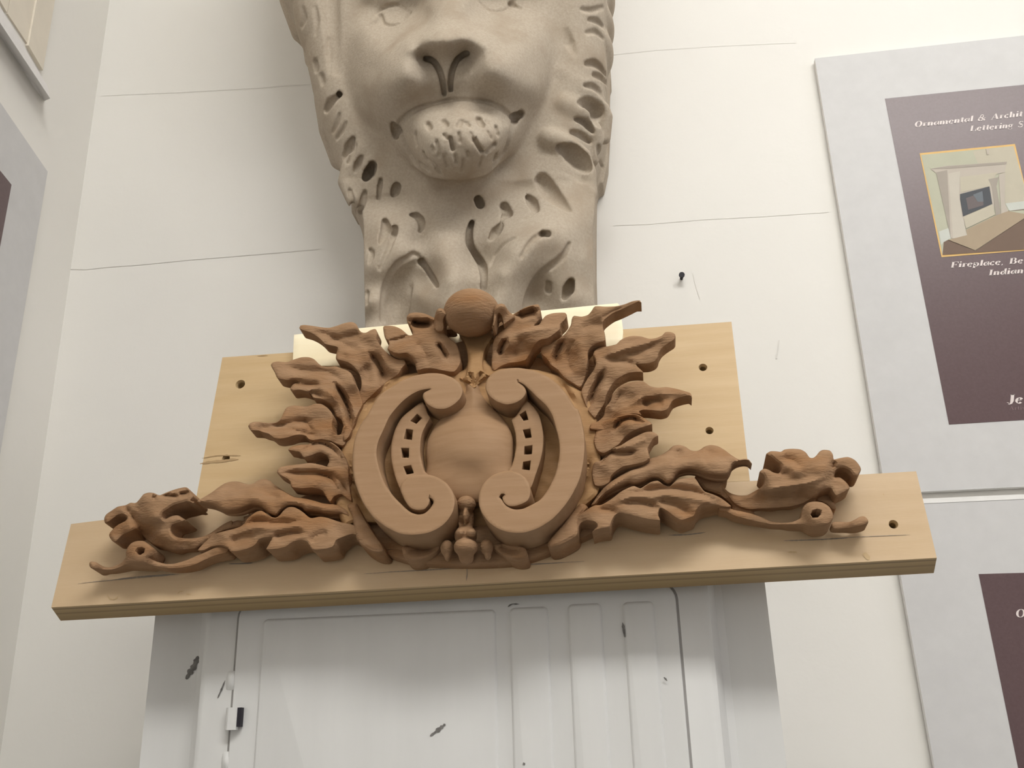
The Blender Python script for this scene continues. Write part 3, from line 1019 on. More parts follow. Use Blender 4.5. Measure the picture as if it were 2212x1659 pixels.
# hinge: knuckle, leaf and its dark slot
hc = at_y(501, 1553, CV + 0.003)
hz = 0.0062
hb = MB()
n = 14
ring = [np.array([hc[0] + 0.0036 * math.cos(2 * math.pi * k / n), hc[1] - 0.0036 * math.sin(2 * math.pi * k / n), 0]) for k in range(n)]
hb.add([p + [0, 0, hc[2] - hz] for p in ring] + [p + [0, 0, hc[2] + hz] for p in ring],
       [(k, (k + 1) % n, (k + 1) % n + n, k + n) for k in range(n)] + [tuple(range(n))[::-1], tuple(range(n, 2 * n))])
hinge = hb.build('hinge', MAT['panel'], panel, math.radians(50))
MB().box((hc[0] - 0.001, hc[1] - 0.0036, hc[2] - hz), (0.0052, 0, 0), (0, 0.004, 0), (0, 0, 2 * hz)).build('hinge_leaf', MAT['panel'], hinge)
MB().box((hc[0] + 0.0043, hc[1] - 0.0030, hc[2] - hz * 0.72), (0.0022, 0, 0), (0, 0.004, 0), (0, 0, 1.7 * hz)).build('hinge_slot', MAT['black'], hinge)
# pressed dimples beside the hinge
for px, py in ((500, 1470), (490, 1645)):
    c_ = at_y(px, py, CV)
    vv, ff = [], []
    for k in range(7):
        for j in range(9):
            u, w = -1 + 2 * j / 8, -1 + 2 * k / 6
            q = max(0, 1 - u * u) * max(0, 1 - w * w)
            vv.append(c_ + [u * 0.0035, -0.0026 * q + 0.0003, w * 0.006])
    ff = [(k * 9 + j, k * 9 + j + 1, (k + 1) * 9 + j + 1, (k + 1) * 9 + j) for k in range(6) for j in range(8)]
    mesh_obj('dimple', vv, ff, MAT['panel'], panel, 3.2)


def smear(name, parent, pts, w, mat, place, jag=0.25):
    """thin flat mark along a polyline, ragged at the sides"""
    P = resample(np.array(pts, float), 4.0, False)
    n = len(P)
    L, R = [], []
    for i in range(n):
        d = P[min(i + 1, n - 1)] - P[max(i - 1, 0)]
        d = d / (np.linalg.norm(d) + 1e-9)
        q = np.array([-d[1], d[0]])
        t = i / (n - 1)
        ww = w * (0.25 + 0.75 * min(1, 5 * min(t, 1 - t))) * (1 + jag * (rng.random() - 0.5) * 2)
        L.append(P[i] + q * ww / 2)
        R.append(P[i] - q * ww / 2)
    A = np.array(L + R)
    V = place(A[:, 0], A[:, 1])
    return mesh_obj(name, V, [(i, i + 1, i + 1 + n, i + n) for i in range(n - 1)], mat, parent)


onfl = lambda x, y: at_y(x, y, FL + 0.0003)
ondoor = lambda x, y: at_y(x, y, CV + 0.0034)
oncov = lambda x, y: at_y(x, y, CV + 0.0004)
smear('paint_scratch', panel, [(442, 1376), (440, 1386), (435, 1398)], 4, MAT['scratch'], onfl, 0.5)
smear('paint_scratch', panel, [(428, 1417), (424, 1428), (419, 1440), (412, 1450), (402, 1467)], 10, MAT['scratch'], onfl, 0.5)
smear('paint_scratch', panel, [(486, 1470), (478, 1490), (470, 1508)], 3, MAT['scratch'], oncov, 0.5)
smear('paint_scratch', panel, [(1345, 1345), (1347, 1358), (1350, 1377)], 5, MAT['scratch'], ondoor, 0.4)
smear('paint_scratch', panel, [(929, 1590), (945, 1578), (962, 1564)], 7, MAT['scratch'], ondoor, 0.6)
smear('paint_scratch', panel, [(1434, 1463), (1438, 1467), (1441, 1471)], 6, MAT['scratch'], ondoor, 0.6)
smear('paint_scratch', panel, [(1130, 1647), (1132, 1650), (1134, 1653)], 4, MAT['scratch'], ondoor, 0.6)
smear('paint_scratch', panel, [(1097, 1311), (1106, 1305), (1122, 1305)], 2.5, MAT['scratch'], ondoor, 0.5)

# ------------------------------------------------------------------ plywood backing
PT = 0.024
plyc = [(0.0, (0.55, 0.40, 0.22)), (0.14, (0.50, 0.36, 0.19)), (0.19, (0.20, 0.13, 0.06)), (0.27, (0.44, 0.31, 0.15)), (0.46, (0.40, 0.28, 0.13)),
        (0.52, (0.26, 0.17, 0.075)), (0.62, (0.40, 0.28, 0.13)), (0.8, (0.36, 0.25, 0.11)), (1.0, (0.33, 0.22, 0.10))]
MAT['ply_edge'] = stripes('plywood_edge', plyc, tuple(BO), tuple(BN), PT)
backing = thing('plywood_backing', 'pale plywood backing, low wide rail with taller sheet above, under the carved crest', 'plywood', BO + BN * PT)


def sheet(name, pts, holes, mat, back_pts=None, t=PT):
    """plywood sheet with screw holes; pts in frame coordinates on its face"""
    pts = np.array(pts, float)
    outl = resample(pts, 60, True, False)
    hol = []
    for (x, y, r) in holes:
        c_ = at_board(x, y)
        ang = np.arange(14) * 2 * math.pi / 14
        ring = [c_ + (BU * math.cos(a) + BV * math.sin(a)) * r for a in ang]
        hol.append((c_, r, ring))
    # triangulate in board axes
    def uv(p):
        q = np.asarray(p) - BO
        return np.stack([q @ BU, q @ BV], -1)
    O = uv(at_board(outl[:, 0], outl[:, 1]))
    Hs = [uv(np.array(h[2])) for h in hol]
    P, f = fill(O, Hs, 0.04)
    X = BO + P[:, :1] * BU + P[:, 1:] * BV
    nn = np.cross(X[f[:, 1]] - X[f[:, 0]], X[f[:, 2]] - X[f[:, 0]])
    fl = (nn @ -BN) < 0
    f[fl] = f[fl][:, ::-1]
    V = X.tolist()
    F_ = f.tolist()
    m_ = [0] * len(F_)
    for c_, r, ring in hol:                                   # countersunk hole, closed at the bottom
        n0 = len(V)
        ang = np.arange(14) * 2 * math.pi / 14
        for rr, dp in ((r, 0.0), (r * 0.72, 0.0028), (r * 0.66, 0.013)):
            V += [c_ + (BU * math.cos(a) + BV * math.sin(a)) * rr + BN * dp for a in ang]
        for k in range(2):
            for i in range(14):
                F_.append((n0 + k * 14 + i, n0 + k * 14 + (i + 1) % 14, n0 + (k + 1) * 14 + (i + 1) % 14, n0 + (k + 1) * 14 + i))
                m_.append(1)
        F_.append(tuple(range(n0 + 28, n0 + 42)))
        m_.append(2)
    n0 = len(V)
    fr = at_board(pts[:, 0], pts[:, 1])
    bk = fr + BN * t
    if back_pts:
        for i, (x, y) in back_pts.items():
            bk[i] = at_board(x, y, -t)
    v2, f2 = prism(list(fr), list(bk))
    V += [p for p in v2]
    F_ += [tuple(n0 + i for i in q) for q in f2[1:]]
    m_ += [1] * (len(f2) - 1)
    return mesh_obj(name, V, F_, None, backing, None, [mat, MAT['ply_edge'], MAT['scratch']], m_)


upper = sheet('upper_sheet', [(419.6, 1098.3), (1619.8, 1038.6), (1580, 695), (480.4, 772)],
              [(519, 830, 0.0033), (488, 990, 0.0026), (1518.5, 793.5, 0.0026), (1532.5, 930, 0.0024)], MAT['ply'])
lower = sheet('lower_rail', [(110.6, 1312), (2023.7, 1205), (1979, 1018), (1650, 1037.5), (419.6, 1098.5), (153.3, 1132)],
              [(1930, 1132.5, 0.0025)], MAT['ply_low'], {0: (131, 1341), 1: (2017, 1238)})
upper['label'] = 'taller yellowish plywood sheet with four screw holes'
lower['label'] = 'low wide plywood rail with layered edge'
MAT['pencil'] = flat_mat('pencil_line', (0.27, 0.225, 0.18))
MAT['streak'] = flat_mat('grain_streak', (0.40, 0.27, 0.14))
MAT['dent'] = flat_mat('wood_dent', (0.50, 0.36, 0.20))
onb = lambda x, y: at_board(x, y, 0.00025)
for pts, w in (([(168, 1261), (200, 1257), (268, 1251), (386, 1241)], 2.0), ([(240, 1253), (300, 1246), (380, 1240)], 3.0),
               ([(494, 1218), (520, 1217.5), (546, 1216)], 3.4), ([(786, 1240), (850, 1235), (930, 1231), (1008, 1226), (1130, 1220), (1262, 1212.5)], 2.6),
               ([(1008.5, 1227), (1009, 1241), (1007, 1255)], 2.4), ([(1444, 1156), (1484, 1155), (1524, 1150)], 3.0),
               ([(1693, 1168), (1760, 1166), (1830, 1162)], 3.0), ([(1760, 1166), (1850, 1160), (1966, 1155)], 1.6)):
    smear('pencil_line', lower, pts, w * 0.75, MAT['pencil'], onb, 0.3)
for pts, w in (([(432, 1002), (455, 998), (480, 996), (500, 993), (515, 992)], 5.0), ([(436, 990), (470, 984), (520, 984)], 2.0), ([(556, 769), (568, 768), (578, 767.5)], 2.0)):
    smear('grain_streak', upper, pts, w, MAT['streak'], onb, 0.3)
for pts, w in (([(1865, 1195), (1873, 1202), (1878, 1209)], 9.0), ([(1702, 1193), (1712, 1192), (1722, 1193)], 3.0), ([(1908, 1066), (1909, 1070)], 5)):
    smear('wood_dent', lower, pts, w, MAT['dent'], onb, 0.3)
# curved tool bruises near the left end
for pts in ([(231, 1284), (236, 1292), (244, 1295), (252, 1292), (256, 1287)], [(384, 1283), (388, 1278), (396, 1277)], [(402, 1283), (412, 1284)]):
    smear('wood_dent', lower, pts, 2.2, MAT['dent'], onb, 0.3)

# pale pine block between the sheet and the crest's top
blk = tag(relief('pine_block', None, T('K 635,723 720,714 820,705 900,698 1010,687 1100,678 1200,668 1300,658 1334,655 1338,659 1340,675 1343,690 1346,715 1344,738 1339,745 1330,748 1230,757 1100,768 900,784 760,790 632,790'),
               9.0, 0.0, 8.0, edge=(2.0, 0.8), mat=MAT['pine'], smooth_outline=False),
          'bright new pine block behind the crest, on top of the plywood sheet', 'block')

# nail left in the wall
nl = thing('nail', 'small dark nail in the white wall right of the lion', 'nail', at_y(1472, 601, 0.0))
nb_ = MB()
p_ = at_y(1472, 602, 0.0)
for r, y0, y1 in ((0.0013, 0.0, 0.006), (0.0024, 0.006, 0.0075)):
    rg = [np.array([p_[0] + r * math.cos(2 * math.pi * k / 10), 0, p_[2] + r * math.sin(2 * math.pi * k / 10)]) for k in range(10)]
    nb_.add([q + [0, -y0, 0] for q in rg] + [q + [0, -y1, 0] for q in rg],
            [(k, (k + 1) % 10, (k + 1) % 10 + 10, k + 10) for k in range(10)] + [tuple(range(10, 20))])
nb_.build('shank_and_head', MAT['black'], nl)
# ------------------------------------------------------------------ carved hardwood crest
crest = thing('carved_crest', 'brown carved wooden crest with scrolls, acanthus leaves and ball, mounted on the plywood', 'carving', BO - BN * 0.001)
DK = MAT['carve']


def leaf(outline, h, **k):
    if k.get('z0') in (6, 7):
        k.setdefault('thick', 9.5)
    if k.get('z0') == 9:
        k.setdefault('thick', 8)
    return relief(k.pop('name', 'acanthus_leaf'), crest, T(outline), h, **k)


# low ground that closes the gaps between the leaf roots
leaf('K 770,778 830,772 880,768 940,775 985,785 1060,782 1120,772 1190,775 1270,775 1310,800 1325,860 1350,905 1365,960 1345,1020 1400,1070 1430,1100 1330,1130 1240,1170 1110,1215 900,1215 770,1170 690,1130 620,1095 690,1050 680,990 690,930 700,860 735,815',
     9.0, name='carved_ground', step=9, edge=(5, 1.5))
# raised ground around the scrolls
leaf('K 742,1135 722,1075 728,1010 742,950 752,915 772,872 800,838 845,815 900,805 960,798 1000,800 1015,775 1045,775 1060,790 1110,795 1165,800 1215,815 1262,850 1285,890 1296,940 1300,1000 1296,1060 1275,1085 1240,1110 1200,1125 1120,1135 1010,1140 900,1138 820,1132 770,1130',
     [('K 742,1135 728,1010 752,915 800,838 1285,890 1300,1000 1275,1105', 19), ('K 1020,945 1010,1050 1020,880', 21), ('K 900,1130 1130,1130 1010,1130', 11), ('K 790,1120 1240,1100', 16), ('K 900,820 1130,810', 20)],
     name='raised_ground', step=6, edge=(10, 4), mat=MAT['carve_ground'], wob=0.5,
     grooves=[('C 850,560 870,700 900,850 960,990 1040,1120', 7, 3.0), ('D 1190,560 1170,720 1120,880 1040,1000', 7, 3.0), ('B 640,830 760,870 880,950 980,1080 1060,1200', 6, 2.0), ('A 1520,930 1380,1010 1270,1120 1170,1230', 6, 2.0)])
# fringe under the scrolls: a low band and four lobes
leaf('I 70,150 100,330 165,470 300,545 430,525 560,540 700,575 800,545 860,490 980,475 1300,470 1400,545 1480,575 1600,565 1700,515 1850,495 1990,440 2075,330 2110,240 2000,100 1500,250 700,250 250,100',
     10, name='lower_fringe', step=5, edge=(6, 2.0))
leaf('I 40,130 80,230 100,330 125,430 180,492 260,540 335,550 368,528 350,470 290,385 220,280 170,190 120,110', [('I 300,500', 23), ('I 100,200', 20)], name='fringe_lobe', step=4, edge=(9, 4))
leaf('I 530,500 640,485 740,475 840,470 868,505 825,555 765,590 685,612 600,614 548,590', [('I 600,590', 21), ('I 700,490', 14)], name='fringe_lobe', step=4, edge=(7, 3), grooves=[('I 560,540 680,520 820,500', 8, 3)])
leaf('I 1325,480 1430,465 1530,480 1618,512 1626,585 1545,602 1455,592 1390,560 1340,520', [('I 1560,590', 21), ('I 1430,490', 14)], name='fringe_lobe', step=4, edge=(7, 3), grooves=[('I 1380,500 1480,520 1580,530', 8, 3)])
leaf('I 2170,150 2110,230 2084,280 2090,340 2078,400 2000,452 1900,497 1832,502 1815,465 1870,390 1950,300 2050,170 2110,110', [('I 1880,470 2040,400', 23), ('I 2110,180', 20)], name='fringe_lobe', step=4, edge=(9, 4))

# the two C scrolls, flat faced
SC_L = ('A 1775,1045 1680,1060 1590,1105 1495,1185 1400,1300 C 1176,300 1132,395 1112,480 1112,560 1140,680 1190,810 1260,915 1340,1000 1395,1052 1440,1082 1500,1097 1560,1086 1615,1035 1642,985 1632,955 1602,940 '
        '1610,960 1600,1005 1560,1050 1500,1060 1440,1045 1400,1010 1362,945 1330,860 1345,800 1395,748 1480,726 1580,720 1680,745 1765,800 1825,880 1848,970 1830,1070 1775,1160 1700,1225 1590,1275 1450,1294 1330,1282 1205,1225 1085,1135 '
        '990,1010 930,880 893,760 880,640 882,500 905,370 955,255 1020,160 A 1290,1110 1380,1045 1490,975 1620,920 1760,895 1880,900 1980,935 2050,985 2082,1060 2060,1130 2000,1190 1920,1230 1830,1230 1750,1190 1708,1130 1715,1080')
SC_R = ('B 505,958 560,985 620,1040 690,1110 765,1180 820,1270 D 873,275 903,390 910,500 900,600 870,720 820,830 770,910 720,965 640,1010 560,1045 480,1048 410,1015 365,955 345,935 365,905 395,910 '
        '372,935 385,985 430,1020 490,1022 560,1000 615,965 640,900 630,820 590,750 530,705 450,682 360,695 260,740 190,810 152,900 150,1000 180,1090 250,1180 340,1240 450,1272 580,1272 720,1225 850,1140 960,1020 1040,900 1105,760 1140,600 1150,450 1142,320 1118,205 1085,105 '
        'B 1035,1200 965,1090 880,985 770,905 640,852 500,828 370,840 270,880 215,950 208,1020 240,1085 310,1140 400,1168 490,1150 555,1105 583,1050 560,1000')
leaf(SC_L, 37, name='c_scroll', mat=MAT['carve_flat'], edge=(4, 1.2), step=4, z0=12)
leaf(SC_R, 37, name='c_scroll', mat=MAT['carve_flat'], edge=(4, 1.2), step=4, z0=12)
# strips with square holes between scroll and cabochon
leaf('C 1540,40 1430,110 1340,190 1280,300 1247,420 1240,520 1250,620 1280,740 1330,860 1400,900 1480,800 1590,725 1560,690 1535,600 1520,500 1525,400 1540,330 1575,255 1612,190 1592,150',
     29, name='dentil_strip', mat=MAT['carve_flat'], edge=(3, 1.0), step=4, z0=14,
     holes=[T('C 1425,215 1490,147 1537,187 1482,243'), T('C 1363,385 1385,290 1449,300 1440,394'), T('C 1348,562 1338,470 1412,472 1412,562'), T('C 1388,722 1360,645 1432,632 1458,708')])
leaf('D 590,20 660,75 715,150 745,250 760,360 755,480 730,600 690,720 640,850 560,860 480,760 430,680 460,640 485,550 500,450 495,340 475,260 460,205 500,170 540,110',
     29, name='dentil_strip', mat=MAT['carve_flat'], edge=(3, 1.0), step=4, z0=14,
     holes=[T('D 533,155 592,118 618,205 572,214'), T('D 565,300 636,288 648,372 590,380'), T('D 580,455 656,445 650,530 574,532'), T('D 568,602 640,590 630,680 556,672')])
# central cabochon
leaf('K 1009,828 1004,848 990,868 968,890 942,915 924,950 920,975 922,1005 918,1030 925,1060 955,1080 1000,1088 1020,1088 1065,1080 1098,1060 1112,1030 1108,1002 1109,975 1108,945 1098,920 1080,896 1056,872 1040,850 1032,828',
     [('K 1018,945', 36), ('K 1020,835 1020,850', 29), ('K 1010,1060', 30)], name='cabochon', mat=MAT['carve_flat'], dome=(9, 85), edge=(4, 1), step=4, z0=15)

# ball on its neck
ball = Sculpt([0, 0, 0], [1e-3, 1e-3, 1e-3], 1e-3)
bc = at_board(1019, 676, 0.034)
brx, bry = 66.5 / 3870, 50.0 / 3700
vv, ff = [], []
NU, NV = 40, 24
for j in range(NV + 1):
    th = math.pi * j / NV
    for i in range(NU):
        ph = 2 * math.pi * i / NU
        vv.append(bc + BU * brx * math.sin(th) * math.cos(ph) + BV * bry * math.cos(th) - BN * 0.0175 * math.sin(th) * math.sin(ph))
for j in range(NV):
    for i in range(NU):
        ff.append((j * NU + i, (j + 1) * NU + i, (j + 1) * NU + (i + 1) % NU, j * NU + (i + 1) % NU))
mesh_obj('ball', vv, ff, DK, crest, 3.2)
leaf('J 850,780 900,860 950,980 975,1080 978,1200 960,1330 930,1395 860,1400 900,1450 980,1500 1040,1550 1080,1561 1120,1520 1200,1460 1290,1370 1235,1340 1205,1290 1195,1180 1215,1060 1260,960 1330,850 1380,780 1300,740 900,740',
     [('J 1080,1100 1080,1250', 25), ('J 1080,850', 14), ('J 1080,1500', 27)], name='neck', step=4, edge=(8, 4), z0=4, mat=MAT['carve_ground'],
     grooves=[('J 1000,1330 1030,1420 1050,1540', 5, 4), ('J 1180,1320 1130,1420 1095,1540', 5, 4), ('J 870,1410 930,1440 1000,1520', 5, 4), ('J 1290,1390 1220,1440 1140,1530', 5, 4)])
# little volutes that clasp the ball
leaf('J 545,450 585,428 630,435 672,470 705,530 690,560 655,545 640,600 650,680 640,745 590,760 540,750 505,690 510,560',
     [('J 600,450', 45), ('J 690,540', 43), ('J 600,740', 33), ('J 520,640', 33)], name='clasp', step=4, z0=8, edge=(6, 2.5), thick=9)
leaf('J 1350,430 1385,385 1440,362 1495,378 1535,440 1575,490 1620,520 1640,560 1570,605 1520,640 1480,665 1465,600 1450,540 1420,500 1395,520 1375,600 1350,690 1320,700 1335,600 1340,500',
     [('J 1440,390', 46), ('J 1350,600', 42), ('J 1600,550', 33), ('J 1500,640', 34)], name='clasp', step=4, z0=8, edge=(6, 2.5), thick=9)
leaf('J 550,460 620,440 690,480 760,600 800,720 740,738 690,735 640,762 560,752 520,650', 22, name='carved_ground', z0=9, step=5, edge=(4, 1))
leaf('J 1330,520 1390,420 1500,430 1600,560 1520,648 1480,664 1430,690 1370,755 1320,790 1300,740', 22, name='carved_ground', z0=9, step=5, edge=(4, 1))
leaf('K 950,745 968,742 985,741 1000,737 1050,735 1062,742 1090,744 1095,800 950,800', 12, name='carved_ground', step=6, edge=(4, 1))

# ---- leaves on the left
leaf('A 1335,460 1370,450 1440,455 1500,480 1540,512 1570,537 1608,535 1600,480 1565,430 1555,370 1580,335 1640,325 1720,335 1790,365 1835,385 1860,430 1900,510 1960,570 2020,620 2048,700 2060,790 2035,850 1995,885 1900,875 1800,855 1720,855 1650,870 1635,800 1600,742 1550,708 1480,715 1420,700 1375,668 1392,612 1350,560',
     [('A 1345,480 1450,470', 27), ('A 1560,640 1700,650', 31), ('A 1600,340 1700,340', 36), ('A 1700,500', 30), ('A 1850,700', 31), ('A 1990,700 2040,800', 24), ('A 1750,850 1900,860', 27), ('A 1640,860', 25)],
     grooves=[('A 1840,610 1880,670 1910,720 1940,760', 6, 5), ('A 1595,400 1650,425 1720,430 1800,420', 8, 8), ('A 1380,595 1480,575 1590,540', 4, 2.5), ('A 1640,600 1720,690 1760,800', 14, 1.8)], z0=5, thick=12)
leaf('A 548,468 560,448 600,442 680,452 760,464 830,468 900,450 970,425 1040,415 1082,435 1105,480 1132,510 1172,515 1218,490 1262,480 1282,522 1276,575 1302,625 1350,682 1405,728 1470,765 1530,770 1548,810 1512,850 1484,900 1440,935 1370,980 1290,1050 1205,1130 1135,1195 1095,1130 1128,1030 1122,940 1082,862 1022,806 955,782 893,763 898,705 905,655 835,637 785,622 742,578 692,540 632,510 565,490',
     [('A 560,470 640,480', 40), ('A 800,520 1000,470', 35), ('A 1240,530', 33), ('A 900,620', 33), ('A 1050,620 1150,650', 29), ('A 1000,780', 31), ('A 1420,800 1500,800', 24), ('A 1350,940', 16), ('A 1250,950', 25), ('A 1140,1180', 20)],
     grooves=[('A 1205,705 1280,790 1325,880 1335,970', 9, 5), ('A 800,600 950,560 1150,520', 9, 1.6), ('A 960,700 1080,690 1200,690', 9, -1.5), ('A 1150,820 1200,900 1190,1010', 16, 2.5), ('A 700,500 850,550 1000,640 1150,700', 8, 1.8)], z0=7)
leaf('A 283,822 300,795 350,785 430,790 500,765 570,745 640,745 690,765 730,805 770,830 830,835 890,830 945,850 1005,872 1042,905 1062,965 1085,1010 1120,1090 1145,1185 1100,1280 1055,1400 1012,1500 960,1520 962,1400 938,1330 892,1300 870,1240 830,1180 760,1140 680,1125 650,1082 560,1055 480,1060 463,1040 490,1000 535,977 500,957 420,962 345,942 320,890',
     [('A 300,820', 36), ('A 500,800 640,790', 33), ('A 420,940', 35), ('A 850,900 1000,930', 29), ('A 480,1040 560,1020', 31), ('A 800,1060', 30), ('A 940,1250 980,1450', 22), ('A 1080,1150', 21)],
     grooves=[('A 880,985 970,1130 1020,1280 1040,1420', 6, 6), ('A 480,960 545,985 640,1000 750,1000', 7, 2.5), ('A 640,1080 700,1085 760,1110', 7, 3), ('A 420,830 600,870 800,880 950,960', 9, 2), ('A 700,1010 830,1080 920,1200 960,1330', 9, -1.5)], z0=7)
leaf('A 70,1392 82,1368 112,1353 180,1350 270,1360 340,1350 380,1310 402,1260 432,1215 500,1195 580,1205 640,1200 700,1180 760,1185 820,1225 858,1275 C 702,190 690,240 700,300 732,347 770,340 790,275 815,260 826,380 800,450 740,440 660,405 580,392 520,402 465,390 440,362 400,350 330,355 270,375 190,388 135,378 90,342 40,328 A 170,1437 100,1432 80,1415',
     [('A 90,1385', 38), ('A 250,1400', 34), ('A 550,1230 700,1230', 31), ('C 200,330 330,330', 33), ('C 500,250 600,250', 27), ('C 800,420', 20), ('C 520,390', 26)],
     grooves=[('A 140,1395 300,1400 450,1360 650,1340', 9, 3), ('C 60,240 240,270 420,330 560,350', 7, 2), ('C 420,180 480,290 520,310', 6, 1.5)], z0=7, holes=[T('C 702,262 735,250 768,300 752,342 722,335')])
leaf('C 272,488 312,455 400,440 470,436 520,405 582,393 662,408 742,460 800,535 842,640 830,720 760,700 700,690 640,650 660,600 640,545 590,522 545,524 480,548 420,560 380,512 345,508 320,500',
     [('C 290,480', 32), ('C 420,520', 31), ('C 560,420', 27), ('C 700,500', 24), ('C 800,640', 20), ('C 640,600', 22)],
     grooves=[('C 430,480 520,430 610,430 700,480 770,570', 7, 4)], z0=6)
leaf('C 165,700 192,655 260,638 370,625 480,612 590,632 660,650 760,640 840,680 850,800 865,900 872,970 830,950 770,910 705,935 672,982 640,950 600,882 555,858 480,848 400,855 330,848 302,838 290,790 258,760 205,732',
     [('C 190,690', 32), ('C 330,740 450,760', 29), ('C 300,640 500,640', 28), ('C 700,720', 25), ('C 840,900', 20), ('C 640,930', 23)],
     grooves=[('C 230,705 400,712 560,715 680,760 745,860', 7, 4), ('C 640,690 760,780 830,900', 6, 2)], z0=6)
leaf('F 150,372 180,345 260,300 340,250 420,190 500,140 570,120 660,118 740,140 800,155 860,140 920,100 1000,85 1070,110 1120,155 1200,210 1290,265 1380,310 1470,325 1560,340 1660,370 1740,392 1840,400 1940,420 2030,470 2080,540 2095,610 2035,565 1960,532 1860,530 1760,520 1660,497 1560,490 1502,492 1470,450 1400,425 1310,425 1250,450 1200,495 1150,542 1080,530 1030,500 980,450 930,425 840,415 760,445 660,480 560,490 470,480 400,445 330,415 260,397 190,387',
     [('F 160,370', 31), ('F 400,350', 30), ('F 600,300 900,300', 28), ('F 1000,110 650,140', 22), ('F 1300,380', 27), ('F 1700,440', 24), ('F 2050,560', 20)],
     grooves=[('F 300,350 600,330 1000,330 1400,380 1800,450', 14, -1.5), ('F 900,160 1000,260 1200,330', 12, 2)], z0=9, dome=(3, 16))
leaf('F 2150,690 2090,655 2000,640 1900,612 1800,577 1700,560 1580,577 1502,520 1450,480 1370,440 1300,440 1240,480 1190,540 1140,572 1080,560 1020,520 960,485 890,500 830,545 780,590 750,640 700,680 620,710 500,740 400,767 330,805 270,860 200,930 160,985 240,985 330,940 450,925 530,945 560,990 620,1000 740,980 850,940 900,900 932,850 1000,825 1090,825 1072,870 1040,930 1020,968 1080,975 1180,965 1270,940 1340,890 1420,860 1490,860 1540,890 1580,950 1612,980 1700,975 1800,960 1868,932 1900,862 1960,830 2040,800 2110,782 2185,800',
     [('F 280,880', 16), ('F 620,850', 22), ('F 650,980 800,950', 24), ('F 1100,940 1200,940', 25), ('F 1650,960 1800,940', 25), ('F 900,580 1350,470', 27), ('F 1000,700 1400,680', 27), ('F 1700,750', 25), ('F 2100,720', 19)],
     grooves=[('F 740,660 900,615 1100,640 1300,640 1420,600', 9, 3.5), ('F 500,820 700,760 900,700 1150,675 1450,690', 9, -2), ('F 1080,830 1200,790 1350,760 1500,760', 8, 3), ('F 560,900 720,800 900,770', 10, 2), ('F 1560,880 1650,800 1800,760', 9, 2)], z0=4)
# dark rolled stem between the two side leaves, left
leaf('F 330,960 250,900 330,800 400,760 470,700 560,640 660,605 740,610 735,560 800,540 760,440 900,410 960,440 900,500 840,560 780,640 700,690 560,730 420,770 320,830',
     [('F 300,900', 12), ('F 700,640', 13), ('F 830,480', 15)], name='rolled_stem', step=5, z0=3, edge=(8, 4))
leaf('E 2080,740 1990,775 1900,832 1800,900 1700,945 1600,962 1480,965 1380,950 1322,910 1305,850 1322,800 1400,770 1480,745 1500,738 1450,705 1390,672 1310,680 1232,715 1190,690 1200,640 1260,600 1340,550 1430,520 1510,500 1572,512 1602,500 1555,480 1595,430 1555,370 1520,325 1480,310 1380,330 1260,370 1160,412 1125,405 1080,385 1010,380 950,400 900,460 850,510 780,510 720,540 620,560 540,610 470,660 445,710 455,770 500,762 560,720 630,670 690,660 735,690 720,740 610,800 520,890 510,940 555,1005 600,1010 640,972 700,920 790,882 850,852 920,900 990,985 1090,1060 1200,1090 1400,1120 1600,1105 1700,1060 1800,980 1900,900 2080,830',
     [('E 1000,450 1100,450', 33), ('E 470,720', 24), ('E 540,930 600,980', 22), ('E 1500,340 1550,420', 30), ('E 1100,650', 33), ('E 1450,480', 31), ('E 1400,700', 27), ('E 1200,900 1300,960', 25), ('E 1000,950 1200,1070 1500,1100', 13), ('E 1600,970', 20), ('E 1700,1040', 12), ('E 2000,800', 13), ('E 800,600 800,800', 27)],
     name='tendril_leaf', z0=8, step=3.2, edge=(7, 2.6),
     grooves=[('E 760,610 860,760 960,900 1080,1000', 10, 3), ('E 1400,400 1480,390 1530,370', 5, 3), ('E 1150,430 1250,420 1400,425', 4, 3), ('E 1060,440 1110,440', 5, 2), ('E 700,540 760,640', 6, 2)])
leaf('E 253,1292 272,1262 340,1270 390,1300 450,1328 520,1335 600,1310 670,1270 720,1212 722,1150 742,1090 790,1030 862,1000 950,1000 1030,1050 1085,1110 1092,1180 1062,1205 1015,1205 1070,1240 1140,1270 1230,1290 1330,1290 1450,1260 1560,1220 1680,1160 1800,1110 1900,1072 2000,1060 2045,1100 2010,1150 1900,1180 1750,1240 1600,1310 1450,1345 1300,1355 1150,1335 1000,1305 900,1285 800,1285 720,1305 640,1345 540,1372 440,1372 360,1360 290,1352 262,1330',
     [('E 280,1290', 20), ('E 500,1350', 13), ('E 900,1100', 24), ('E 1200,1310', 14), ('E 1700,1200', 15), ('E 2000,1100', 18)],
     name='tendril', z0=5, step=3.2, edge=(5, 1.6), holes=[T('E 845,1130 870,1090 930,1080 966,1100 955,1150 910,1178 865,1172')])

